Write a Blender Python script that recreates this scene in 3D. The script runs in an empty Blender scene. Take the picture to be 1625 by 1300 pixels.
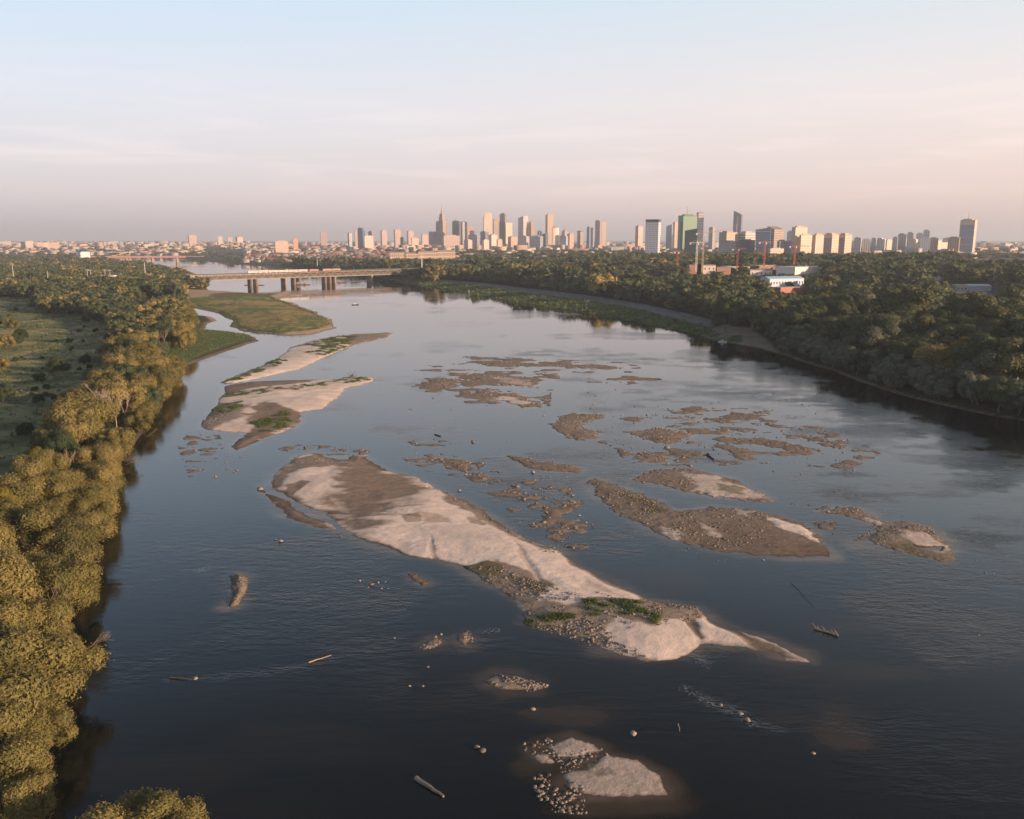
import bpy, math, random
import numpy as np
from mathutils import Vector, Matrix
R = math.radians
sc = bpy.context.scene
COL = sc.collection

# ------------------------------------------------------------ camera, sky, sun, exposure
F, CX, CY, HORIZ, CAMZ = 1365.0, 812.5, 650.0, 380.0, 80.0
TH = math.atan((CY-HORIZ)/F)
cam_d = bpy.data.cameras.new('camera'); cam = bpy.data.objects.new('camera', cam_d); COL.objects.link(cam)
cam.location = (0, 0, CAMZ); cam.rotation_euler = (math.pi/2-TH, 0, 0)
cam_d.sensor_width = 36; cam_d.lens = 36*F/1625; cam_d.clip_start = 0.5; cam_d.clip_end = 60000
sc.camera = cam

SUN_AZ, SUN_EL = R(117), R(10.5)          # azimuth clockwise from the view direction
sd_ = bpy.data.lights.new('sun', 'SUN'); sun = bpy.data.objects.new('sun', sd_); COL.objects.link(sun)
sd_.energy = 5.0; sd_.angle = R(0.6); sd_.color = (1.0, 0.67, 0.44)
sv = Vector((math.sin(SUN_AZ)*math.cos(SUN_EL), math.cos(SUN_AZ)*math.cos(SUN_EL), math.sin(SUN_EL)))
sun.rotation_euler = sv.to_track_quat('Z', 'Y').to_euler()
W = bpy.data.worlds.new('World'); sc.world = W; W.use_nodes = True
def world():
    nt = W.node_tree; N = nt.nodes; L = nt.links
    bg = N['Background']; sky = N.new('ShaderNodeTexSky')
    sky.sky_type = 'NISHITA'; sky.sun_disc = False; sky.sun_elevation = SUN_EL; sky.sun_rotation = SUN_AZ
    sky.air_density = 1.0; sky.dust_density = 2.2; sky.ozone_density = 1.6; sky.altitude = 100
    # thin high cloud streaks and the pale evening veil
    tc = N.new('ShaderNodeTexCoord'); sp = N.new('ShaderNodeSeparateXYZ'); L.new(tc.outputs['Generated'], sp.inputs[0])
    mp = N.new('ShaderNodeMapping'); mp.inputs['Scale'].default_value = (2.2, 2.2, 26); L.new(tc.outputs['Generated'], mp.inputs[0])
    nz = N.new('ShaderNodeTexNoise'); nz.inputs['Scale'].default_value = 2.3; nz.inputs['Detail'].default_value = 7; nz.inputs['Distortion'].default_value = .35
    L.new(mp.outputs[0], nz.inputs['Vector'])
    cr = N.new('ShaderNodeValToRGB'); cr.color_ramp.elements[0].position = .5; cr.color_ramp.elements[1].position = .78
    L.new(nz.outputs['Fac'], cr.inputs[0])
    band = N.new('ShaderNodeValToRGB'); e = band.color_ramp.elements
    e[0].position = .02; e[0].color = (0, 0, 0, 1); e[1].position = .30; e[1].color = (0, 0, 0, 1)
    m = e.new(.08); m.color = (1, 1, 1, 1); m = e.new(.13); m.color = (.55, .55, .55, 1); m = e.new(.17); m.color = (.12, .12, .12, 1)
    L.new(sp.outputs['Z'], band.inputs[0])
    mu = N.new('ShaderNodeMath'); mu.operation = 'MULTIPLY'; L.new(cr.outputs[0], mu.inputs[0]); L.new(band.outputs[0], mu.inputs[1])
    mu2 = N.new('ShaderNodeMath'); mu2.operation = 'MULTIPLY'; mu2.inputs[1].default_value = .33; L.new(mu.outputs[0], mu2.inputs[0])
    # veil: how much evening haze whitens the sky by height
    veil = N.new('ShaderNodeValToRGB'); e = veil.color_ramp.elements
    VE = [(0.0, VEIL[0]), (.045, VEIL[1]), (.14, VEIL[2]), (.27, VEIL[3]), (.36, (.29, .40, .51)), (.50, (.115, .15, .185)), (.60, (.048, .058, .066)), (1.0, VEIL[4])]
    e[0].position = 0; e[0].color = (*VE[0][1], 1); e[1].position = 1; e[1].color = (*VE[-1][1], 1)
    for p, c in VE[1:-1]:
        q = e.new(p); q.color = (*c, 1)
    L.new(sp.outputs['Z'], veil.inputs[0])
    vs = N.new('ShaderNodeVectorMath'); vs.operation = 'SCALE'; vs.inputs['Scale'].default_value = 12.0; L.new(veil.outputs[0], vs.inputs[0])
    # warm towards the sun side (right)
    warm = N.new('ShaderNodeMath'); warm.operation = 'MULTIPLY_ADD'; warm.inputs[1].default_value = .5; warm.inputs[2].default_value = .5; L.new(sp.outputs['X'], warm.inputs[0])
    wc = N.new('ShaderNodeValToRGB'); wc.color_ramp.elements[0].position = .22; wc.color_ramp.elements[0].color = (.84, .885, .97, 1)
    wc.color_ramp.elements[1].position = .8; wc.color_ramp.elements[1].color = (1.08, .97, .90, 1); L.new(warm.outputs[0], wc.inputs[0])
    vw = N.new('ShaderNodeVectorMath'); vw.operation = 'MULTIPLY'; L.new(vs.outputs[0], vw.inputs[0]); L.new(wc.outputs[0], vw.inputs[1])
    mx = N.new('ShaderNodeMix'); mx.data_type = 'RGBA'; mx.inputs['Factor'].default_value = .72
    L.new(sky.outputs[0], mx.inputs['A']); L.new(vw.outputs[0], mx.inputs['B'])
    cl = N.new('ShaderNodeMix'); cl.data_type = 'RGBA'; L.new(mu2.outputs[0], cl.inputs['Factor'])
    L.new(mx.outputs['Result'], cl.inputs['A']); cl.inputs['B'].default_value = (8.6, 7.0, 6.6, 1)
    L.new(cl.outputs['Result'], bg.inputs[0]); bg.inputs[1].default_value = 0.10
VEIL = [(.43, .36, .385), (.57, .475, .475), (.60, .565, .57), (.45, .565, .64), (.012, .03, .05)]
world()
sc.view_settings.view_transform = 'Standard'; sc.view_settings.look = 'None'; sc.view_settings.gamma = 1
sc.view_settings.exposure = 0.66
sc.render.resolution_x = 1024; sc.render.resolution_y = 819
sc.cycles.volume_bounces = 0; sc.cycles.max_bounces = 5; sc.cycles.diffuse_bounces = 2; sc.cycles.glossy_bounces = 2
sc.cycles.transmission_bounces = 2; sc.cycles.transparent_max_bounces = 4

# ------------------------------------------------------------ geometry of the view: photograph pixel <-> place
CT, ST = math.cos(TH), math.sin(TH)
def ray(px, py):
    u = px-CX; v = CY-py
    return np.array([u, v*ST+F*CT, v*CT-F*ST])
def G(px, py, z=0.0):
    d = ray(px, py); t = (z-CAMZ)/d[2]; return np.array([d[0]*t, d[1]*t])
def AT(px, py, Y):
    d = ray(px, py); t = Y/d[1]; return np.array([d[0]*t, Y, CAMZ+d[2]*t])
def PROJ(x, y, z):
    dz = z-CAMZ; f = y*CT-dz*ST; v = y*ST+dz*CT
    f = np.maximum(f, 1e-3); return CX+F*x/f, CY-F*v/f
def GP(pts, z=0.0): return np.array([G(a, b, z) for a, b in pts])

# ------------------------------------------------------------ noise and distance fields
def _h(ix, iy, s):
    n = (ix.astype(np.int64)*374761393 + iy.astype(np.int64)*668265263 + s*1442695041) & 0xffffffff
    n = ((n ^ (n >> 13))*1274126177) & 0xffffffff
    return ((n ^ (n >> 16)) & 0xffff)/65535.0
def vn(x, y, s=0):
    ix = np.floor(x); iy = np.floor(y); fx = x-ix; fy = y-iy
    fx = fx*fx*(3-2*fx); fy = fy*fy*(3-2*fy); ix = ix.astype(np.int64); iy = iy.astype(np.int64)
    a = _h(ix, iy, s); b = _h(ix+1, iy, s); c = _h(ix, iy+1, s); d = _h(ix+1, iy+1, s)
    return (a*(1-fx)+b*fx)*(1-fy)+(c*(1-fx)+d*fx)*fy
def fbm(x, y, s=0, o=4):
    t = 0; a = .5; n = 0
    for i in range(o):
        t = t+a*vn(x, y, s+i*17); n += a; a *= .5; x = x*2.03+11.3; y = y*2.03+5.1
    return t/n
def sdf(P, poly):                     # positive inside
    P = np.asarray(P, float); out = np.empty(len(P)); A = np.asarray(poly, float); B = np.roll(A, -1, 0)
    for k in range(0, len(P), 60000):
        p = P[k:k+60000]; d2 = np.full(len(p), 1e18); ins = np.zeros(len(p), bool)
        for a, b in zip(A, B):
            e = b-a; w = p-a; L = e@e
            if L < 1e-9: continue
            t = np.clip((w@e)/L, 0, 1); q = w-t[:, None]*e; d2 = np.minimum(d2, (q*q).sum(1))
            c = (a[1] > p[:, 1]) != (b[1] > p[:, 1])
            if e[1] != 0: ins ^= c & (p[:, 0] < a[0]+(p[:, 1]-a[1])*e[0]/e[1])
        d = np.sqrt(d2); out[k:k+60000] = np.where(ins, d, -d)
    return out
def inpoly(x, y, poly): return sdf(np.stack([x, y], 1), poly) > 0
def ss(a, b, x): t = np.clip((x-a)/(b-a), 0, 1); return t*t*(3-2*t)

# ------------------------------------------------------------ object helpers
def prop(o, label=None, cat=None, group=None, kind=None):
    if label: o['label'] = label
    if cat: o['category'] = cat
    if group: o['group'] = group
    if kind: o['kind'] = kind
    return o
def empty(name, loc, rz=0, **k):
    o = bpy.data.objects.new(name, None); COL.objects.link(o); o.location = loc; o.rotation_euler = (0, 0, rz)
    o.empty_display_size = 1; return prop(o, **k)
def link(name, me, parent=None, loc=(0, 0, 0), **k):
    o = bpy.data.objects.new(name, me); COL.objects.link(o); o.location = loc
    if parent: o.parent = parent
    return prop(o, **k)
def npmesh(name, V, Fc, mats, attrs=None, colattrs=None, smooth=False, mi=None):
    me = bpy.data.meshes.new(name); V = np.asarray(V, np.float32); Fc = np.asarray(Fc, np.int32)
    n, k = Fc.shape
    me.vertices.add(len(V)); me.vertices.foreach_set('co', V.ravel())
    me.loops.add(n*k); me.loops.foreach_set('vertex_index', Fc.ravel())
    me.polygons.add(n); me.polygons.foreach_set('loop_start', np.arange(n, dtype=np.int32)*k)
    try: me.polygons.foreach_set('loop_total', np.full(n, k, np.int32))
    except Exception: pass
    for m in (mats if isinstance(mats, (list, tuple)) else [mats]): me.materials.append(m)
    if mi is not None: me.polygons.foreach_set('material_index', np.asarray(mi, np.int32))
    me.update(calc_edges=True)
    for a, v in (attrs or {}).items():
        at = me.attributes.new(a, 'FLOAT', 'POINT'); at.data.foreach_set('value', np.asarray(v, np.float32))
    for a, v in (colattrs or {}).items():
        at = me.attributes.new(a, 'FLOAT_COLOR', 'POINT')
        v = np.concatenate([v, np.ones((len(v), 1))], 1); at.data.foreach_set('color', v.astype(np.float32).ravel())
    if smooth: me.polygons.foreach_set('use_smooth', np.ones(n, bool))
    me.validate(); return me
def gridfaces(nr, nc, keep=None):
    i = np.arange(nr-1)[:, None]*nc+np.arange(nc-1)[None, :]
    f = np.stack([i, i+1, i+nc+1, i+nc], -1).reshape(-1, 4)
    if keep is not None: f = f[keep[f].any(1)]
    return f
def compact(V, f, *arrs):
    u, inv = np.unique(f, return_inverse=True); return V[u], inv.reshape(f.shape), [a[u] for a in arrs]
class MB:
    def __init__(s): s.v = []; s.f = []; s.m = []
    def add(s, vs, fs, mi=0):
        b = len(s.v); s.v += [tuple(v) for v in vs]; s.f += [tuple(b+i for i in f) for f in fs]; s.m += [mi]*len(fs); return s
    def box(s, x0, x1, y0, y1, z0, z1, mi=0, top=None):
        t = top or (0, 0)
        s.add([(x0, y0, z0), (x1, y0, z0), (x1, y1, z0), (x0, y1, z0), (x0+t[0], y0+t[1], z1), (x1-t[0], y0+t[1], z1), (x1-t[0], y1-t[1], z1), (x0+t[0], y1-t[1], z1)],
              [(3, 2, 1, 0), (0, 1, 5, 4), (1, 2, 6, 5), (2, 3, 7, 6), (3, 0, 4, 7), (4, 5, 6, 7)], mi); return s
    def prism(s, pts, z0, z1, mi=0, zt=None):
        n = len(pts); vs = [(x, y, z0) for x, y in pts]+[(x, y, (zt[i] if zt else z1)) for i, (x, y) in enumerate(pts)]
        s.add(vs, [tuple(range(n-1, -1, -1)), tuple(range(n, 2*n))]+[(i, (i+1) % n, n+(i+1) % n, n+i) for i in range(n)], mi); return s
    def beam(s, a, b, r0, r1=None, n=4, mi=0):
        a = Vector(a); b = Vector(b); r1 = r0 if r1 is None else r1; d = (b-a)
        if d.length < 1e-6: return s
        q = d.to_track_quat('Z', 'Y'); vs = []
        for p, r in ((a, r0), (b, r1)):
            for i in range(n):
                an = 2*math.pi*(i+.5)/n; vs.append(p+q@Vector((r*math.cos(an), r*math.sin(an), 0)))
        s.add(vs, [tuple(range(n-1, -1, -1)), tuple(range(n, 2*n))]+[(i, (i+1) % n, n+(i+1) % n, n+i) for i in range(n)], mi); return s
    def cyl(s, x, y, z0, z1, r0, r1=None, n=12, mi=0): return s.beam((x, y, z0), (x, y, z1), r0, r1, n, mi)
    def mesh(s, name, mats):
        me = bpy.data.meshes.new(name); me.from_pydata(s.v, [], s.f)
        for m in (mats if isinstance(mats, (list, tuple)) else [mats]): me.materials.append(m)
        me.polygons.foreach_set('material_index', s.m); me.update(); return me
    def obj(s, name, mats, parent=None, loc=(0, 0, 0), **k): return link(name, s.mesh(name, mats), parent, loc, **k)
ONES = 'zero first second third fourth fifth sixth seventh eighth ninth tenth eleventh twelfth thirteenth fourteenth fifteenth sixteenth seventeenth eighteenth nineteenth'.split()
CARD = '- - twenty thirty forty fifty sixty seventy eighty ninety'.split()
def ordw(n):
    if n >= 100: return 'hundred and '+ordw(n-100) if n > 100 else 'hundredth'
    if n < 20: return ONES[n]
    if n % 10 == 0: return CARD[n//10][:-1]+'ieth'
    return CARD[n//10]+'-'+ONES[n % 10]

# ------------------------------------------------------------ materials
def mat(name):
    m = bpy.data.materials.new(name); m.use_nodes = True; nt = m.node_tree
    return m, nt.nodes, nt.links, nt.nodes['Principled BSDF']
def noise(N, L, scale, detail=4, vec=None, coord='Object', rough=.55):
    n = N.new('ShaderNodeTexNoise'); n.inputs['Scale'].default_value = scale; n.inputs['Detail'].default_value = detail; n.inputs['Roughness'].default_value = rough
    if vec is None:
        t = N.new('ShaderNodeTexCoord'); vec = t.outputs[coord]
    L.new(vec, n.inputs['Vector']); return n.outputs['Fac']
def ramp(N, L, fac, stops):
    r = N.new('ShaderNodeValToRGB'); e = r.color_ramp.elements
    e[0].position, e[0].color = stops[0][0], (*stops[0][1], 1); e[1].position, e[1].color = stops[-1][0], (*stops[-1][1], 1)
    for p, c in stops[1:-1]:
        q = e.new(p); q.color = (*c, 1)
    L.new(fac, r.inputs[0]); return r.outputs[0]
def mth(N, L, op, a, b=None, c=None):
    m = N.new('ShaderNodeMath'); m.operation = op
    for i, v in enumerate((a, b, c)):
        if v is None: continue
        if isinstance(v, (int, float)): m.inputs[i].default_value = v
        else: L.new(v, m.inputs[i])
    return m.outputs[0]
def mulcol(N, L, col, fac):
    v = N.new('ShaderNodeVectorMath'); v.operation = 'SCALE'
    if isinstance(col, tuple): v.inputs[0].default_value = col
    else: L.new(col, v.inputs[0])
    L.new(fac, v.inputs['Scale']); return v.outputs[0]
def bump(N, L, b, h, st, dist):
    n = N.new('ShaderNodeBump'); n.inputs['Strength'].default_value = st; n.inputs['Distance'].default_value = dist
    L.new(h, n.inputs['Height']); L.new(n.outputs[0], b.inputs['Normal']); return n
_pm = {}
def paint(col, rough=.7, metal=0, var=.18, scale=.35, name='painted_surface'):
    k = (col, rough, metal, var, scale)
    if k in _pm: return _pm[k]
    m, N, L, b = mat(name); b.inputs['Roughness'].default_value = rough; b.inputs['Metallic'].default_value = metal
    n = noise(N, L, scale, 5); f = mth(N, L, 'MULTIPLY_ADD', n, 2*var, 1-var); L.new(mulcol(N, L, col, f), b.inputs['Base Color'])
    _pm[k] = m; return m
def terrain_mat(name, s1, s2, bs, bd, rough=.95, contrast=.5, pale_smooth=False):
    m, N, L, b = mat(name); a = N.new('ShaderNodeAttribute'); a.attribute_name = 'alb'
    n1 = noise(N, L, s1, 6); n2 = noise(N, L, s2, 4); f = mth(N, L, 'MULTIPLY_ADD', n1, contrast*2, 1-contrast)
    f2 = mth(N, L, 'MULTIPLY_ADD', n2, contrast*1.4, 1-contrast*.7); f = mth(N, L, 'MULTIPLY', f, f2)
    if pale_smooth:
        mr = N.new('ShaderNodeMapRange'); mr.inputs['From Min'].default_value = .22; mr.inputs['From Max'].default_value = .6; mr.inputs['To Min'].default_value = 1.25; mr.inputs['To Max'].default_value = .22; L.new(a.outputs['Fac'], mr.inputs['Value'])
        f = mth(N, L, 'MULTIPLY_ADD', mth(N, L, 'SUBTRACT', f, 1.), mr.outputs[0], 1.)
    L.new(mulcol(N, L, a.outputs['Color'], f), b.inputs['Base Color']); b.inputs['Roughness'].default_value = rough
    b.inputs['Specular IOR Level'].default_value = .2
    h = mth(N, L, 'ADD', n1, n2); bump(N, L, b, h, bs, bd); return m
def leaf_mat(name, lo, mid, hi, trans=.22):
    m, N, L, b = mat(name); out = N['Material Output']
    a = N.new('ShaderNodeAttribute'); a.attribute_name = 'tint'; oi = N.new('ShaderNodeObjectInfo')
    n = noise(N, L, .45, 3)
    f = mth(N, L, 'MULTIPLY_ADD', a.outputs['Fac'], .5, mth(N, L, 'MULTIPLY', oi.outputs['Random'], .34)); f = mth(N, L, 'ADD', f, mth(N, L, 'MULTIPLY_ADD', n, .3, -.07))
    c = ramp(N, L, f, [(.1, lo), (.5, mid), (.95, hi)])
    L.new(c, b.inputs['Base Color']); b.inputs['Roughness'].default_value = .75; b.inputs['Specular IOR Level'].default_value = .25
    t = N.new('ShaderNodeBsdfTranslucent'); L.new(c, t.inputs[0]); mx = N.new('ShaderNodeMixShader'); mx.inputs[0].default_value = trans
    L.new(b.outputs[0], mx.inputs[1]); L.new(t.outputs[0], mx.inputs[2]); L.new(mx.outputs[0], out.inputs[0]); return m
M_WILLOW = leaf_mat('willow_leaves', (.066, .074, .026), (.185, .165, .056), (.40, .31, .115))
M_GREEN = leaf_mat('broad_leaves', (.042, .068, .036), (.075, .104, .050), (.118, .132, .058))
M_POPLAR = leaf_mat('poplar_leaves', (.066, .088, .044), (.110, .125, .056), (.175, .168, .068))
M_DARK = leaf_mat('shrub_leaves', (.030, .046, .020), (.052, .074, .030), (.095, .105, .042))
M_YEL = leaf_mat('golden_leaves', (.13, .115, .02), (.19, .16, .025), (.25, .20, .035))
M_GREY = leaf_mat('grey_willow_leaves', (.090, .112, .072), (.150, .172, .112), (.23, .24, .15))
M_BARK = paint((.16, .125, .09), .9, 0, .3, 2.0, 'bark')
M_DEAD = paint((.34, .27, .2), .9, 0, .3, 2.0, 'dead_wood')
# ------------------------------------------------------------ land
LEFT_SHORE = [(60, 1330), (72, 1200), (92, 1060), (122, 930), (152, 830), (175, 760), (215, 700), (250, 645), (285, 598), (305, 578), (345, 562), (412, 541), (395, 531), (350, 525),
              (322, 523), (330, 514), (347, 509), (330, 502), (300, 500), (298, 488), (318, 491), (345, 497), (366, 508), (368, 519), (388, 526), (450, 533), (500, 530), (533, 521), (526, 508), (500, 496),
              (462, 480), (440, 476), (455, 471), (468, 464), (452, 463), (420, 467), (330, 461), (316, 452), (290, 438), (250, 429), (215, 420), (185, 413.5), (140, 410), (60, 409)]
LP = np.concatenate([[(-70, -200), (-66, 60)], GP(LEFT_SHORE), [(-6000, 4600), (-22000, 9000), (-22000, -200)]])
RIGHT_SHORE = [(1700, 690), (1625, 668), (1500, 645), (1440, 630), (1380, 610), (1300, 583), (1240, 562), (1200, 552), (1165, 545), (1135, 540), (1100, 530), (1000, 509), (900, 493), (800, 477), (740, 466),
               (700, 458), (640, 449), (600, 440), (560, 433), (500, 428), (430, 424), (370, 419), (330, 415), (300, 412), (270, 409), (200, 407.5), (100, 407.5)]
RP = np.concatenate([[(700, -200), (420, 100)], GP(RIGHT_SHORE), [(-6500, 5200), (-30000, 12000), (-30000, 40000), (30000, 40000), (30000, -200)]])
QUAY = GP([(690, 448), (740, 451), (800, 458), (900, 470), (1000, 485), (1100, 508), (1134, 517), (1128, 527), (1100, 519), (1000, 496), (900, 480), (800, 466), (740, 456), (700, 453)])
GREENB = GP([(640, 444), (700, 453), (740, 456), (800, 466), (900, 480), (1000, 496), (1100, 519), (1128, 527), (1160, 545), (1100, 531), (1000, 511), (900, 495), (800, 479), (700, 461), (620, 452)])
LANDING = GP([(1128, 528), (1150, 524), (1190, 530), (1215, 545), (1240, 560), (1200, 553), (1165, 546), (1135, 539)])
MEADOW = GP([(-60, 478), (60, 474), (130, 472), (185, 480), (230, 520), (270, 540), (230, 620), (160, 700), (90, 760), (-60, 860)])
SPITG = GP([(290, 525), (322, 524), (350, 525), (396, 531), (404, 538), (340, 559), (303, 572), (280, 590), (250, 600), (250, 560)])
PENG = GP([(300, 478), (345, 474), (385, 474), (425, 471), (470, 487), (505, 500), (524, 514), (518, 521), (490, 527), (445, 531), (395, 526), (372, 518), (370, 508), (348, 496), (318, 489), (304, 486)])
def land_s(P):
    n = fbm(P[:, 0]/22, P[:, 1]/22, 3, 4)-.5; d = np.hypot(P[:, 0], P[:, 1])
    w = np.clip(d/300, .8, 5)
    return sdf(P, LP)+n*w*3.0, sdf(P, RP)+n*w*3.4
def hgt(P, sl=None, sr=None):
    if sl is None: sl, sr = land_s(P)
    nz = fbm(P[:, 0]/60, P[:, 1]/60, 9, 3)
    hl = np.where(sl > 0, 1.5*(1-np.exp(-sl/5))+2.0*ss(15, 60, sl)+9*ss(900, 2600, sl)+.8*nz*ss(3, 20, sl), np.maximum(sl*.25, -2.5))
    hr = np.where(sr > 0, 1.6*(1-np.exp(-sr/5))+3.0*ss(12, 45, sr)+18*ss(230, 1100, sr)+1.0*nz*ss(3, 20, sr), np.maximum(sr*.25, -2.5))
    return np.maximum(hl, hr)
def H1(x, y): return float(hgt(np.array([[x, y]]))[0])
def lerp(a, b, t): return a*(1-t[:, None])+b*t[:, None]
def polar(r0, r1, nr, a, nc):
    r = np.geomspace(r0, r1, nr)[:, None]; an = np.linspace(-R(a), R(a), nc)[None, :]
    return np.stack([(r*np.sin(an)).ravel(), (r*np.cos(an)).ravel()], 1)
def build_ground():
    nr, nc = 860, 760; P = polar(70, 36000, nr, 57, nc); sl, sr = land_s(P); z = hgt(P, sl, sr); s = np.maximum(sl, sr)
    n1 = fbm(P[:, 0]/14, P[:, 1]/14, 21, 5); n2 = fbm(P[:, 0]/60, P[:, 1]/45, 31, 4); n3 = fbm(P[:, 0]/4, P[:, 1]/7, 41, 3)
    c = np.tile(np.array([.045, .050, .025]), (len(P), 1))                                 # forest floor
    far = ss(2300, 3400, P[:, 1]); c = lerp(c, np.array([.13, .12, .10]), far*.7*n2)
    def zone(poly, col, soft, amp=1., s1=n1):
        nonlocal c
        d = sdf(P, poly)+(s1-.5)*soft*3; c = lerp(c, col, ss(-soft, soft, d)*amp); return d
    grass = lerp(np.tile(np.array([.17, .185, .070]), (len(P), 1)), np.array([.35, .29, .14]), ss(.40, .62, n2)); grass = lerp(grass, np.array([.070, .090, .034]), ss(.5, .66, n1)*.8)
    zone(MEADOW, grass, 6)
    pen = lerp(np.tile(np.array([.13, .165, .045]), (len(P), 1)), np.array([.36, .25, .095]), ss(.42, .60, n2*.6+n3*.4))
    # bare sandy ground of the peninsula, then its grass
    z0 = GP([(285, 462), (470, 460), (540, 520), (500, 534), (440, 537), (360, 524), (296, 486)]); zone(z0, np.array([.46, .34, .23]), 2)
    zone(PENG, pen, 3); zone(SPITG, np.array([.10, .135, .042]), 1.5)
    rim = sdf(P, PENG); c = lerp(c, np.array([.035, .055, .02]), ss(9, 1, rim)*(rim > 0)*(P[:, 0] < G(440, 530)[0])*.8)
    zone(GP([(330, 472), (385, 466), (440, 468), (425, 473), (380, 475), (345, 478)]), np.array([.15, .12, .055]), 3)
    zone(GREENB, np.array([.095, .125, .045])[None]*(.6+.8*n3[:, None]), 3); zone(QUAY, np.array([.21, .19, .175])[None]*(.8+.4*n3[:, None]), 1.0); zone(LANDING, np.array([.27, .21, .155]), 2)
    zone(GP([(1160, 537), (1176, 537), (1180, 546), (1150, 544)]), np.array([.06, .09, .03]), 1)
    PATH = [(-20, 497), (25, 488), (60, 480), (90, 478)]
    pp = [G(a, b-1.2) for a, b in PATH]+[G(a, b+1.2) for a, b in PATH[::-1]]; zone(np.array(pp), np.array([.30, .25, .2]), .6)
    TRACK = [(82, 487), (88, 500), (91, 512), (84, 524), (80, 533), (76, 560)]
    pp = [G(a-1.0, b) for a, b in TRACK]+[G(a+1.0, b) for a, b in TRACK[::-1]]; zone(np.array(pp), np.array([.20, .15, .09]), .5, .7)
    # open built-over ground near the works and the depot
    zone(GP([(1090, 436), (1306, 436), (1330, 452), (1230, 475), (1100, 450)], 8), np.array([.25, .21, .18]), 10)
    zone(GP([(1500, 455), (1590, 452), (1600, 480), (1530, 492), (1500, 480)], 8), np.array([.16, .15, .14]), 8)
    zone(GP([(1500, 398), (1680, 398), (1680, 418), (1530, 416)], 18), np.array([.24, .21, .19]), 10)
    e = ss(4.0*np.clip(P[:, 1]/500, .6, 3), .4, s)*(s > -3); e = e*(sdf(P, GREENB) < 2)
    c = lerp(c, np.array([.26, .19, .135])*1., e*(.55+.45*n3))                                 # sandy, stony shore line
    wet = ss(.5, -.2, z); c = c*(1-.55*wet[:, None])
    c = c*(.85+.3*n3[:, None])
    V = np.column_stack([P, z]); f = gridfaces(nr, nc, z > -2.4)
    V, f, (c,) = compact(V, f, c)
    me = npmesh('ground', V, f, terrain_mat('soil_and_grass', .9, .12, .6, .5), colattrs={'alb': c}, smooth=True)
    link('ground', me, kind='structure')
build_ground()

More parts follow.
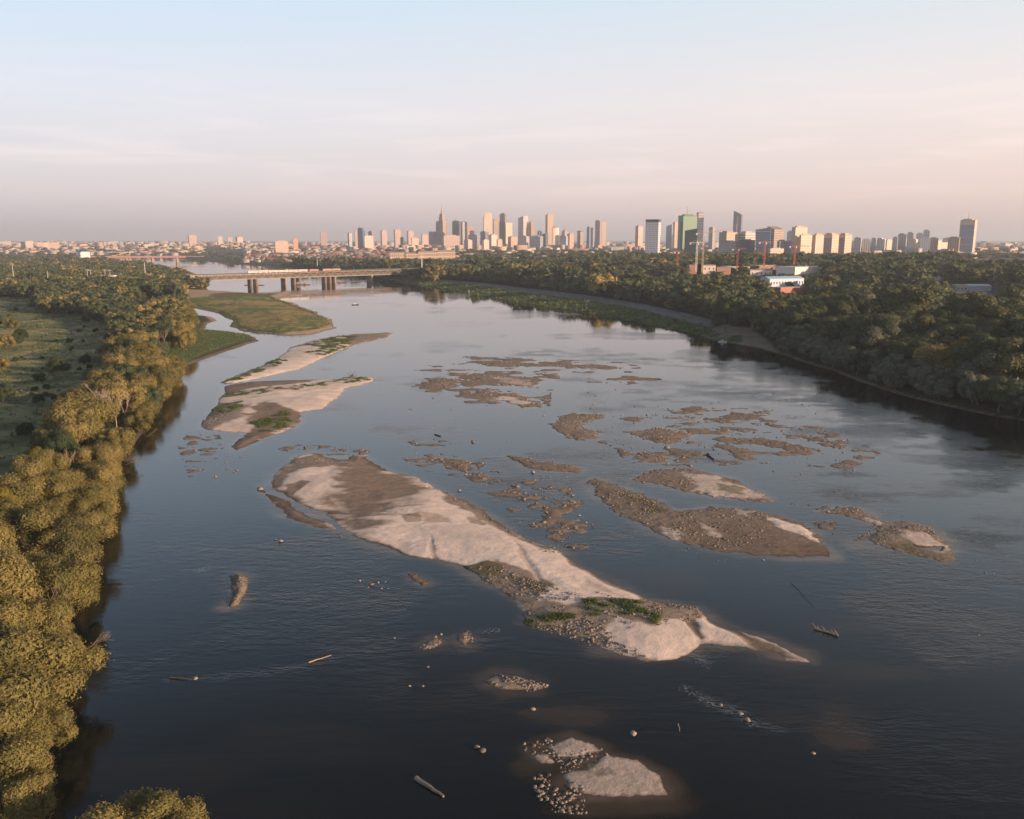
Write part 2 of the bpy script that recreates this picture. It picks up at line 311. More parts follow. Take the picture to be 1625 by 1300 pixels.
# ------------------------------------------------------------ sandbars
SAND = np.array([.80, .655, .56]); DAMP_SHADE = np.array([.235, .175, .13]); GRAV = np.array([.225, .175, .135]); GRN = np.array([.105, .125, .052]); OLIVE = np.array([.15, .13, .06]); WARM = np.array([.42, .27, .16])  # the damp tone also paints a scarp's shade on the long bar
STONES = []      # (x, y, z, size, place phrase)
TUFTS = []       # (x, y, z, size)
BARS = []        # polygons, for the water's shoals
rng = np.random.default_rng(7)
def bar(polys, base, zones=(), hmax=.9, w=6., noise_m=1.4, ns=9., seed=1, stones=0, stone_zone=None, ssz=(.12, .42), phrase='on a gravel bar', green_cards=0, stonez=None, crag=1.0, field=None):
    polys = [GP(p) for p in polys]; allp = np.concatenate(polys); lo = allp.min(0)-6; hi = allp.max(0)+6; D = allp[:, 1].mean()
    cell = max(.28, D*.0010); nx = int((hi[0]-lo[0])/cell)+2; ny = int((hi[1]-lo[1])/cell)+2
    k = math.sqrt(max(1, nx*ny/420000)); cell *= k; nx = int((hi[0]-lo[0])/cell)+2; ny = int((hi[1]-lo[1])/cell)+2
    gx = lo[0]+np.arange(nx)*cell; gy = lo[1]+np.arange(ny)*cell; X, Y = np.meshgrid(gx, gy); P = np.stack([X.ravel(), Y.ravel()], 1)
    nA = fbm(P[:, 0]/ns, P[:, 1]/ns, seed, 5)-.5; nB = fbm(P[:, 0]/(ns*.25), P[:, 1]/(ns*.25), seed+5, 4)-.5
    Q = P+np.stack([nA, fbm(P[:, 0]/ns+50, P[:, 1]/ns, seed+3, 4)-.5], 1)*noise_m*2.2
    s = np.max([sdf(Q, p) for p in polys], 0)+nB*noise_m*1.2*crag
    if field: s = np.minimum(s*.35, (fbm(P[:, 0]/(field*1.3)+3, P[:, 1]/field+seed, seed+60, 6)-.58)*field*2.6)
    n3 = fbm(P[:, 0]/1.3, P[:, 1]/1.3, seed+7, 3); n4 = fbm(P[:, 0]/14+P[:, 1]/40, P[:, 1]/5, seed+8, 4)
    z = np.where(s > 0, hmax*(1-np.exp(-s/w))*(.55+.9*(nA+.5))+.06*ss(0, .5, s), np.maximum(s*.18, -1.2))+.10*nB*(s > 0)
    c = np.tile(np.array(base), (len(P), 1)); masks = []
    for poly, col, soft, amp, dz in zones:
        d = sdf(Q, GP(poly))+(n4-.5)*soft*2.8+nB*min(soft, 2.5)*1.6; mk = ss(-soft*.5, soft*.5, d)*amp*(ss(.38, .56, fbm(P[:, 0]/(1.2+D*.006), P[:, 1]/(1.2+D*.006), seed+40, 4))*.75+.25 if col is GRN else 1); masks.append(d); c = lerp(c, col, mk); z = z+dz*ss(-soft, soft*2, d)*(s > 0)
    # gravel breaks the surface up, sand flows in streaks
    g = ss(.25, .0, c[:, 0]); z = z+g*(n3-.5)*.28*(s > 0)
    c = c*(.82+.36*n4[:, None])*(1+(n3[:, None]-.5)*(.2+.9*g[:, None]))
    wet = ss(.26 if hmax > .6 else .12, .01, z); c = c*(1-.52*wet[:, None])
    V = np.column_stack([P, z]); f = gridfaces(ny, nx, z > -.5); V2, f2, (c2,) = compact(V, f, c)
    me = npmesh('sandbar', V2, f2, M_BAR, colattrs={'alb': c2}, smooth=True); link('sandbar', me, kind='structure'); BARS.extend([] if field else polys)
    def hz(x, y):
        i = np.clip(((y-lo[1])/cell).astype(int), 0, ny-1); j = np.clip(((x-lo[0])/cell).astype(int), 0, nx-1); return z.reshape(ny, nx)[i, j], s.reshape(ny, nx)[i, j], i*nx+j
    for poly, dens in (stonez or []):
        A = GP(poly); a0 = A.min(0); a1 = A.max(0); cnt = int(dens); q = rng.uniform(a0, a1, (cnt*3, 2)); dq = sdf(q, A)
        keep = (dq > 0) & (fbm(q[:, 0]/3.5, q[:, 1]/3.5, seed+20, 3) > .44); q = q[keep][:cnt]
        zz, _, _ = hz(q[:, 0], q[:, 1])
        for (x, y), zc in zip(q, zz):
            if zc < -.35: continue
            STONES.append((x, y, max(zc, -.06), ssz[0]+(ssz[1]-ssz[0])*rng.random()**4.5, phrase))
    for kk, (poly, col, soft, amp, dz) in enumerate(zones):
        if col is GRN and green_cards:
            A = GP(poly); q = rng.uniform(A.min(0)-1, A.max(0)+1, (green_cards*3, 2)); zz, s_, ix = hz(q[:, 0], q[:, 1]); ok = (masks[kk][ix] > -.3) & (zz > .05) & (fbm(q[:, 0]/(1.2+D*.006), q[:, 1]/(1.2+D*.006), seed+40, 4) > .53); q = q[ok][:green_cards]; zz = zz[ok]
            for (x, y), zc in zip(q, zz): TUFTS.append((x, y, zc, .25+.5*rng.random()))
M_BAR = terrain_mat('sand_and_gravel', 2.4, .5, .6, .13, .92, .5, True)
# the long bar across the middle
bar([[(428, 765), (437, 748), (455, 738), (470, 724), (500, 718), (522, 722), (545, 728), (560, 721), (585, 722), (600, 735), (625, 748), (660, 757), (700, 778), (740, 795), (765, 810), (800, 835), (845, 860),
      (880, 868), (930, 900), (980, 925), (1030, 948), (1060, 958), (1105, 965), (1130, 985), (1180, 1000), (1235, 1022), (1292, 1052), (1250, 1047), (1190, 1026), (1112, 1023), (1078, 1045), (1030, 1049), (960, 1032),
      (930, 1017), (870, 999), (830, 987), (836, 970), (810, 950), (780, 930), (752, 912), (735, 903), (690, 890), (640, 880), (600, 868), (565, 855), (548, 842), (505, 815), (470, 800), (440, 782)],
     [(408, 776), (415, 770), (440, 785), (470, 803), (510, 822), (541, 842), (500, 838), (455, 822), (435, 806), (425, 790)]], SAND,
    [([(545, 722), (590, 722), (640, 752), (690, 775), (655, 800), (600, 822), (562, 850), (535, 832), (495, 800), (545, 760)], DAMP_SHADE*1.0, 9, .95, -.35),
     ([(430, 765), (455, 738), (500, 718), (545, 726), (540, 742), (480, 745), (455, 755), (450, 775), (500, 808), (545, 842), (500, 820), (440, 788)], DAMP_SHADE*1.15, 2.5, .9, -.25),
     ([(400, 760), (440, 780), (545, 842), (500, 842), (440, 815), (405, 780)], DAMP_SHADE, 2, .95, -.2),
     ([(700, 775), (745, 795), (800, 833), (850, 862), (890, 872), (860, 872), (800, 848), (750, 820), (700, 795)], GRAV*1.1, 1.6, .9, -.1),
     ([(735, 905), (790, 893), (830, 910), (885, 935), (850, 950), (900, 968), (960, 955), (1010, 955), (1060, 957), (1108, 965), (1115, 985), (1060, 992), (1040, 1005), (985, 990), (960, 1010), (1000, 1035), (1040, 1050), (930, 1020), (825, 990), (835, 968), (780, 930)], GRAV*1.15, 1.5, .95, 0.05),
     ([(740, 902), (775, 893), (800, 905), (790, 916), (755, 912)], OLIVE, 1.0, .9, .1),
     ([(800, 918), (880, 932), (870, 945), (830, 940)], OLIVE*.9, 1.0, .8, .1),
     ([(930, 962), (985, 957), (1028, 962), (1020, 975), (1052, 985), (1045, 1002), (1010, 985), (965, 982), (940, 985)], GRN, .8, .95, .15),
     ([(835, 985), (870, 975), (905, 985), (885, 998), (850, 995)], GRN, .9, .6, .1),
     ([(1085, 985), (1105, 985), (1125, 1015), (1115, 1022), (1095, 1003)], DAMP_SHADE*.6, .8, .9, -.3),
     ([(1125, 985), (1180, 1000), (1270, 1045), (1240, 1045), (1180, 1018)], DAMP_SHADE*1.2, 1.2, .9, -.35),
     ([(662, 812), (690, 820), (706, 832), (680, 832), (665, 822)], DAMP_SHADE*1.3, 2.4, .6, -.12), ([(738, 824), (772, 832), (766, 837), (742, 833)], DAMP_SHADE*1.3, .9, .75, -.1), ([(818, 858), (830, 872), (842, 897), (856, 928), (849, 928), (834, 900), (824, 878)], SAND*.62, .8, .8, -.18),
     ([(683, 856), (689, 872), (696, 888), (689, 888), (680, 866)], SAND*.55, .5, .8, -.15), ([(925, 922), (960, 934), (1000, 950), (990, 951), (950, 940), (922, 930)], SAND*.66, .7, .7, -.12), ([(778, 812), (802, 836), (790, 840), (762, 824)], DAMP_SHADE*1.3, 2.6, .6, -.12), ([(640, 824), (668, 818), (664, 832), (646, 834)], OLIVE*.8, .6, .6, .05),
     ([(458, 772), (480, 764), (500, 768), (478, 782), (462, 790), (454, 782)], DAMP_SHADE*.9, 1.2, .85, -.15), ([(520, 790), (545, 800), (552, 818), (530, 812)], SAND*.7, 1.5, .6, -.1), ([(600, 800), (640, 792), (690, 800), (640, 806)], SAND*.7, 1.5, .6, -.08), ([(885, 872), (935, 898), (985, 916), (1062, 956), (1040, 958), (960, 928), (905, 900)], DAMP_SHADE*1.05, 1.3, .9, -.25),
     ([(700, 845), (760, 850), (830, 870), (760, 862), (700, 856)], SAND*.8, 1.5, .5, -.06), ([(850, 905), (900, 925), (940, 950), (890, 935)], SAND*1.08, 1.5, .6, .12), ([(600, 845), (680, 860), (640, 862)], SAND*1.08, 1.5, .6, .1),
     ([(560, 850), (640, 876), (735, 900), (735, 906), (640, 885), (560, 858)], DAMP_SHADE*.6, .6, .8, -.2)],  # dark strip paints the shade of the scarp along this edge
    hmax=1.0, w=8, noise_m=1.3, ns=13, seed=11, ssz=(.13, .55), phrase='on the long pale sandbar in mid river', green_cards=2600,
    stonez=[([(735, 903), (790, 900), (885, 940), (1108, 962), (1115, 985), (1040, 1000), (960, 1005), (1020, 1050), (930, 1022), (825, 992), (835, 968), (780, 930)], 3600), ([(700, 773), (745, 793), (800, 833), (860, 860), (890, 872), (860, 874), (800, 850), (750, 822)], 420),
            ([(620, 745), (700, 775), (740, 795), (700, 800), (640, 770)], 120), ([(460, 725), (560, 722), (560, 735), (470, 740)], 160), ([(850, 850), (905, 850), (900, 880), (860, 880)], 160), ([(930, 985), (1040, 1050), (930, 1020), (860, 1000)], 700)])
# the two humps at the bottom edge
bar([[(870, 1184), (905, 1172), (938, 1182), (958, 1192), (920, 1202), (885, 1200)], [(893, 1232), (925, 1207), (960, 1198), (1010, 1208), (1045, 1232), (1059, 1262), (1000, 1265), (940, 1263), (905, 1252)], [(850, 1200), (872, 1196), (880, 1210), (860, 1212)]], SAND*.56,
    [([(890, 1205), (960, 1198), (930, 1225), (890, 1225)], DAMP_SHADE*.6, .5, .8, -.1), ([(930, 1225), (970, 1222), (975, 1232), (945, 1235)], DAMP_SHADE*.5, .4, .4, -.05)], hmax=.34, w=4, noise_m=.5, ns=4, seed=23)
bar([[(770, 1080), (785, 1071), (815, 1073), (840, 1081), (868, 1088), (858, 1094), (800, 1095), (778, 1088)]], GRAV*1.3, [([(815, 1076), (868, 1086), (860, 1093), (830, 1092)], SAND*.7, .5, .8, 0)], hmax=.4, w=2, noise_m=.4, ns=3, seed=29,
    ssz=(.14, .5), phrase='on the small gravel bar in dark near water', stonez=[([(768, 1078), (785, 1069), (870, 1088), (858, 1097), (795, 1097)], 420)])
bar([[(366, 916), (380, 911), (393, 918), (392, 936), (377, 962), (363, 964), (370, 942)]], GRAV*1.25, [([(370, 915), (380, 912), (385, 930), (375, 945)], GRN, .4, .7, .1)], hmax=.8, w=1.5, noise_m=.3, ns=3, seed=31,
    ssz=(.15, .45), phrase='on the tiny stone islet near the left bank', stonez=[([(364, 912), (395, 915), (392, 940), (372, 968), (360, 966)], 260)], green_cards=80)
bar([[(668, 1026), (690, 1012), (702, 1020), (690, 1028), (672, 1032)], [(725, 1008), (742, 1003), (748, 1014), (738, 1026), (726, 1018)]], GRAV*1.2, [], hmax=.35, w=2, noise_m=.3, ns=3, seed=37, ssz=(.13, .45),
    phrase='on the two small stone patches left of the long sandbar', stonez=[([(664, 1026), (692, 1008), (705, 1020), (672, 1034)], 110), ([(722, 1006), (744, 1000), (752, 1014), (738, 1030)], 110)])
bar([[(645, 909), (660, 912), (682, 926), (672, 930), (655, 922)]], DAMP_SHADE*.9, [], hmax=.2, w=2, noise_m=.3, ns=3, seed=38, ssz=(.12, .3), phrase='on the low patch beside the long sandbar', stonez=[([(642, 907), (662, 910), (684, 928), (660, 926)], 60)])
# left island with the green strips
bar([[(317, 674), (335, 655), (345, 640), (352, 627), (356, 613), (400, 606), (470, 603), (530, 602), (570, 598), (592, 600), (594, 606), (570, 612), (548, 616), (540, 628), (512, 650), (478, 654), (480, 668), (466, 680), (430, 692), (400, 706), (372, 718), (362, 710), (388, 688), (355, 686), (325, 682)]], SAND*.95,
    [([(350, 613), (400, 606), (470, 604), (530, 602), (470, 612), (390, 620), (352, 628)], DAMP_SHADE, 2.5, .95, -.1), ([(345, 640), (400, 645), (380, 665), (330, 685), (312, 675)], GRAV, 3, .8, 0), ([(398, 650), (420, 640), (470, 655), (482, 668), (430, 692), (372, 720), (360, 708), (395, 680)], DAMP_SHADE*.9, 3, .95, -.3),
     ([(349, 628), (420, 619), (500, 612), (560, 599), (590, 600), (588, 607), (540, 612), (470, 621), (400, 631), (350, 634)], GRN, 2.2, .97, .3), ([(338, 645), (380, 640), (386, 650), (350, 662), (335, 658)], GRN, 2, .8, .1), ([(405, 672), (450, 655), (463, 668), (440, 688), (404, 688)], GRN, 2.5, .95, .1),
     ([(405, 688), (440, 690), (470, 676), (466, 684), (430, 696)], WARM*.7, 1.5, .8, 0), ([(445, 628), (520, 620), (520, 630), (470, 640)], SAND*1.05, 3, .8, .1)],
    hmax=1.1, w=6, noise_m=1.6, ns=14, seed=41, ssz=(.25, .7), phrase='on the left island with green strips', green_cards=2200, stonez=[([(315, 676), (350, 640), (372, 655), (345, 690)], 260), ([(430, 680), (482, 655), (482, 672), (450, 690)], 90)])
# the slim bar above it
bar([[(352, 607), (370, 598), (420, 580), (445, 566), (460, 551), (500, 540), (560, 531), (626, 528), (612, 536), (560, 548), (522, 565), (475, 586), (420, 599), (370, 609)]], SAND,
    [([(560, 530), (626, 527), (610, 537), (555, 550), (540, 545)], GRAV*1.1, 4, .95, 0), ([(355, 607), (385, 591), (425, 576), (448, 568), (452, 577), (425, 590), (390, 602)], GRN, 3, .97, .4), ([(452, 556), (500, 544), (540, 532), (566, 537), (548, 553), (505, 570), (490, 562), (520, 553), (480, 552)], GRN, 4, .95, .35)],
    hmax=1.2, w=6, noise_m=2, ns=16, seed=43, ssz=(.3, .8), phrase='on the slim bar beyond the left island', green_cards=2200, stonez=[([(560, 531), (626, 528), (610, 537), (555, 550)], 150)])
# gravel banks in the middle distance
g1 = 'on the brown gravel banks in the middle distance'
bar([[(735, 574), (790, 572), (860, 577), (960, 579), (992, 584), (940, 586), (880, 583), (800, 582)], [(700, 590), (760, 594), (850, 600), (870, 592), (850, 600), (848, 614), (800, 612), (765, 606), (740, 603)], [(657, 613), (690, 602), (738, 605), (715, 615), (680, 624)],
     [(730, 625), (780, 619), (820, 628), (858, 637), (850, 646), (828, 647), (800, 640), (748, 630)]], GRAV*1.15, [([(785, 630), (820, 633), (842, 643), (825, 646), (795, 638)], SAND*.95, 4, .9, .1), ([(780, 598), (845, 604), (840, 612), (800, 608)], SAND*.8, 4, .6, 0)],
    hmax=.5, w=7, noise_m=5.5, ns=20, crag=1.7, seed=47, ssz=(.4, 1.1), phrase=g1, stonez=[([(655, 612), (735, 590), (870, 590), (858, 645), (730, 628)], 700), ([(735, 572), (990, 580), (990, 588), (740, 584)], 300)])
bar([[(875, 672), (893, 660), (912, 657), (956, 659), (950, 665), (922, 670), (925, 680), (957, 686), (946, 696), (912, 699), (895, 690)], [(993, 686), (1040, 679), (1102, 688), (1090, 698), (1062, 704), (1030, 700)], [(1000, 721), (1040, 719), (1062, 724), (1055, 732), (1020, 733)]], GRAV*1.2, [],
    hmax=.4, w=5, noise_m=2.4, ns=9, crag=2.,  seed=53, ssz=(.25, .8), phrase='on the brown gravel patches beyond the long sandbar', stonez=[([(872, 672), (910, 655), (960, 658), (957, 690), (912, 700)], 260), ([(990, 686), (1040, 677), (1106, 688), (1062, 706)], 330), ([(998, 720), (1062, 720), (1055, 735)], 100)])
bar([[(805, 723), (832, 726), (850, 732), (900, 738), (926, 744), (916, 750), (870, 748), (838, 742)], [(697, 728), (735, 729), (750, 742), (738, 748), (712, 741)]], GRAV, [], hmax=.5, w=4, noise_m=1.5, ns=7, crag=1.8, seed=59, ssz=(.2, .6), phrase='on the narrow gravel spits behind the long sandbar',
    stonez=[([(803, 720), (926, 740), (918, 752), (838, 744)], 240), ([(695, 726), (738, 727), (752, 744), (712, 744)], 90)])
bar([[(930, 765), (945, 759), (975, 769), (1020, 784), (1045, 795), (1075, 812), (1130, 803), (1180, 808), (1225, 816), (1270, 830), (1298, 845), (1308, 868), (1328, 886), (1250, 886), (1180, 882), (1110, 868), (1060, 856), (1010, 830), (980, 812), (950, 792)]], GRAV*1.05,
    [([(1080, 830), (1180, 840), (1290, 862), (1325, 886), (1250, 886), (1180, 882), (1110, 868)], DAMP_SHADE*.95, 4, .9, -.2), ([(1216, 820), (1262, 830), (1285, 843), (1300, 860), (1262, 848), (1228, 836)], SAND*1.05, 1, .95, .15), ([(1050, 838), (1072, 842), (1075, 860), (1055, 852)], SAND*.75, 1.5, .8, .1), ([(985, 785), (1040, 795), (1060, 812), (1020, 812)], OLIVE*.75, 2.5, .9, 0),
     ([(985, 780), (1010, 785), (1000, 792)], GRN, 1, .5, 0), ([(1115, 832), (1140, 840), (1140, 852), (1120, 845)], SAND*.8, 1.4, .8, .05), ([(1165, 808), (1195, 812), (1190, 822), (1168, 818)], SAND*.8, 1.2, .7, .05)],
    hmax=.34, w=7, noise_m=1.8, ns=9, crag=1.8, seed=61, ssz=(.16, .6), phrase='on the wide gravel bar right of the long sandbar', stonez=[([(928, 765), (975, 768), (1075, 812), (1130, 803), (1225, 816), (1215, 850), (1140, 862), (1060, 855), (950, 792)], 1700), ([(1100, 860), (1200, 850), (1240, 868), (1140, 872)], 120)])
bar([[(1006, 762), (1040, 745), (1100, 744), (1160, 759), (1200, 778), (1238, 797), (1180, 794), (1120, 786), (1060, 774)]], GRAV*1.15, [([(1085, 752), (1140, 758), (1200, 782), (1236, 797), (1160, 790), (1110, 780)], SAND*.78, 2.5, .9, .05), ([(1140, 768), (1180, 776), (1180, 785), (1140, 778)], OLIVE, 2, .7, 0)],
    hmax=.34, w=7, noise_m=1.7, ns=8, crag=1.8, seed=67, ssz=(.2, .6), phrase='on the tapering bar above the wide gravel bar', stonez=[([(1000, 762), (1040, 743), (1100, 744), (1110, 775), (1060, 776)], 480)])
bar([[(1302, 812), (1330, 805), (1366, 807), (1392, 824), (1400, 832), (1372, 828), (1330, 816)], [(1372, 822), (1410, 828), (1440, 829), (1472, 836), (1500, 858), (1516, 889), (1500, 890), (1450, 880), (1400, 868), (1372, 855), (1396, 842)]], GRAV*1.2,
    [([(1365, 820), (1400, 828), (1400, 836), (1375, 830)], SAND*.8, 1, .8, 0), ([(1430, 842), (1480, 850), (1508, 882), (1470, 872), (1440, 856)], SAND*.75, 1.3, .85, .05), ([(1400, 862), (1450, 866), (1500, 888), (1450, 880)], OLIVE, 1.5, .7, 0), ([(1450, 866), (1492, 868), (1496, 876), (1460, 872)], DAMP_SHADE*.3, .6, .9, -.5)],
    hmax=.4, w=5, noise_m=1.2, ns=6, crag=1.8, seed=71, ssz=(.18, .5), phrase='on the rightmost gravel bar', stonez=[([(1300, 812), (1366, 806), (1380, 826), (1330, 818)], 240), ([(1375, 835), (1440, 829), (1472, 838), (1450, 850), (1400, 864), (1375, 856)], 520), ([(1470, 836), (1502, 860), (1490, 862), (1462, 842)], 120)])
bar([[(1180, 700), (1232, 699), (1290, 713), (1250, 713), (1200, 706)], [(1268, 692), (1300, 694), (1316, 700), (1290, 701)], [(1318, 702), (1340, 706), (1338, 712), (1322, 710)], [(1110, 667), (1150, 662), (1170, 655), (1215, 658), (1200, 664), (1150, 668)]], GRAV, [], hmax=.35, w=5, crag=2, noise_m=2.6, ns=8, seed=73, ssz=(.25, .75),
    phrase='in the shallows right of centre', stonez=[([(1150, 690), (1230, 696), (1345, 700), (1345, 716), (1250, 716), (1180, 705)], 300), ([(1105, 668), (1215, 655), (1210, 665), (1150, 672)], 120)])
for k_, (pl, fd, ph, dens) in enumerate([([(900, 690), (960, 700), (1000, 735), (1110, 742), (1200, 735), (1350, 745), (1400, 720), (1340, 690), (1230, 650), (1100, 645), (980, 665), (1100, 690), (1080, 712), (1000, 712), (940, 700)], 6., 'in the rocky shallows right of centre', 1100),
        ([(700, 738), (760, 770), (850, 845), (900, 870), (960, 880), (930, 800), (900, 765), (800, 750)], 4.5, 'in the rocky shallows behind the long sandbar', 600), ([(650, 585), (740, 565), (1000, 575), (1060, 605), (980, 612), (880, 606), (870, 655), (740, 640)], 9., 'in the shallows of the middle distance', 500),
        ([(630, 725), (700, 720), (770, 735), (740, 760), (690, 755)], 4., 'in the rocky shallows behind the long sandbar', 60), ([(640, 700), (700, 696), (720, 706), (660, 712)], 4., 'in the shallows behind the long sandbar', 20), ([(440, 712), (470, 706), (560, 708), (600, 722), (560, 722), (470, 722)], 4., 'at the head of the long sandbar', 90),
        ([(280, 700), (300, 690), (345, 690), (360, 722), (330, 740), (300, 760), (290, 730)], 3.4, 'below the left island', 40), ([(1250, 800), (1310, 800), (1330, 835), (1380, 850), (1350, 880), (1300, 840)], 4, 'by the rightmost gravel bar', 30)]):
    bar([pl], GRAV*1.1, [], hmax=.30, w=2.6, noise_m=1.0, ns=9, seed=200+k_*7, ssz=(.25, .95), phrase=ph, stonez=[(pl, dens)], field=fd)
# loose stones in the shallows: bottom bar, scattered lines
def strew(poly, n, sz, phrase, thr=.45, z=-.03, seed=3):
    n = int(n*1.7); sz = (sz[0]*.6, sz[1]*.9); A = GP(poly); q = rng.uniform(A.min(0), A.max(0), (n*4, 2)); ok = (sdf(q, A) > 0) & (fbm(q[:, 0]/2.5, q[:, 1]/2.5, seed, 3) > thr)
    for x, y in q[ok][:n]: STONES.append((x, y, z, sz[0]+(sz[1]-sz[0])*rng.random()**4.2, phrase))
bp = 'on the stony bar at the bottom edge'
strew([(828, 1178), (870, 1172), (960, 1190), (985, 1205), (920, 1212), (880, 1215), (835, 1200)], 260, (.1, .55), bp, .4)
strew([(845, 1232), (880, 1228), (925, 1250), (930, 1292), (880, 1290), (850, 1262)], 330, (.1, .6), bp, .38)
strew([(885, 1205), (920, 1205), (925, 1232), (890, 1228)], 120, (.1, .4), bp, .3)
wide = 'in the rocky shallows'
strew([(640, 700), (1000, 690), (1100, 760), (950, 800), (860, 850), (800, 820), (700, 760), (620, 730)], 170, (.22, .62), wide+' behind the long sandbar', .5)
strew([(900, 640), (1330, 620), (1380, 780), (1100, 740), (950, 700)], 420, (.3, .85), wide+' right of centre', .55)
strew([(290, 690), (345, 680), (400, 715), (360, 770), (300, 720)], 46, (.3, .8), wide+' below the left island', .42)
strew([(640, 600), (900, 560), (1050, 590), (1000, 640), (640, 700)], 90, (.5, 1.0), wide+' of the middle distance', .55)
strew([(930, 780), (1200, 850), (1180, 900), (950, 850)], 90, (.16, .5), wide+' by the wide gravel bar', .45)
strew([(1250, 780), (1600, 850), (1580, 1040), (1300, 900)], 36, (.15, .5), wide+' at right', .45)
strew([(560, 920), (620, 915), (620, 935), (560, 938)], 14, (.2, .6), 'in a loose cluster left of the long sandbar', .1)
SINGLES = [(700, 1007, .55, 'left of the long sandbar, above the stone patches'), (679, 1059, .45, 'alone in dark water left of centre'), (650, 1089, .4, 'small, left of a pair in dark water'), (671, 1089, .4, 'right one of a small pair in dark water'), (846, 1126, .7, 'alone above the stony bar at the bottom'),
           (757, 1186, .62, 'left one of the pair left of the stony bottom bar'), (766, 1192, .75, 'right one of the pair left of the stony bottom bar'), (1005, 1165, .85, 'flat, alone in dark water right of the bottom bar'), (1175, 1133, .7, 'upper one of the pair below the small rapid'), (1186, 1143, .75, 'lower one of the pair below the small rapid'),
           (1144, 1119, .45, 'small, at the end of the white rapid'), (1291, 1196, .5, 'dark, alone near the bottom right'), (446, 859, .8, 'largest of a cluster off the sandbar tip'), (437, 857, .5, 'left of a bigger one off the sandbar tip'), (310, 1077, .7, 'at the end of a ripple line near the left bank'), (590, 928, .8, 'white, largest of the cluster left of the long sandbar'),
           (600, 925, .5, 'white, at the right of the cluster left of the long sandbar'), (571, 922, .5, 'pale, at the left of the cluster left of the long sandbar'), (751, 702, 1.3, 'round, alone behind the long sandbar'), (1058, 711, 1.6, 'large, above the small gravel patch right of centre'), (863, 830, 1.1, 'square, off the right side of the long sandbar'), (413, 777, 1.5, 'brown block at the tip of the left spit'),
           (729, 779, .9, 'perched in water behind the long sandbar'), (846, 750, 1.1, 'between the narrow gravel spits'), (540, 851, .45, 'small, under the notch of the long sandbar'), (342, 757, .8, 'alone below the left island'), (376, 747, .7, 'right of a lone one below the left island'), (626, 1013, .4, 'small, alone left of the long sandbar'), (1211, 889, .5, 'pale, below the wide gravel bar'), (1487, 886, .5, 'at the foot of the rightmost gravel bar')]

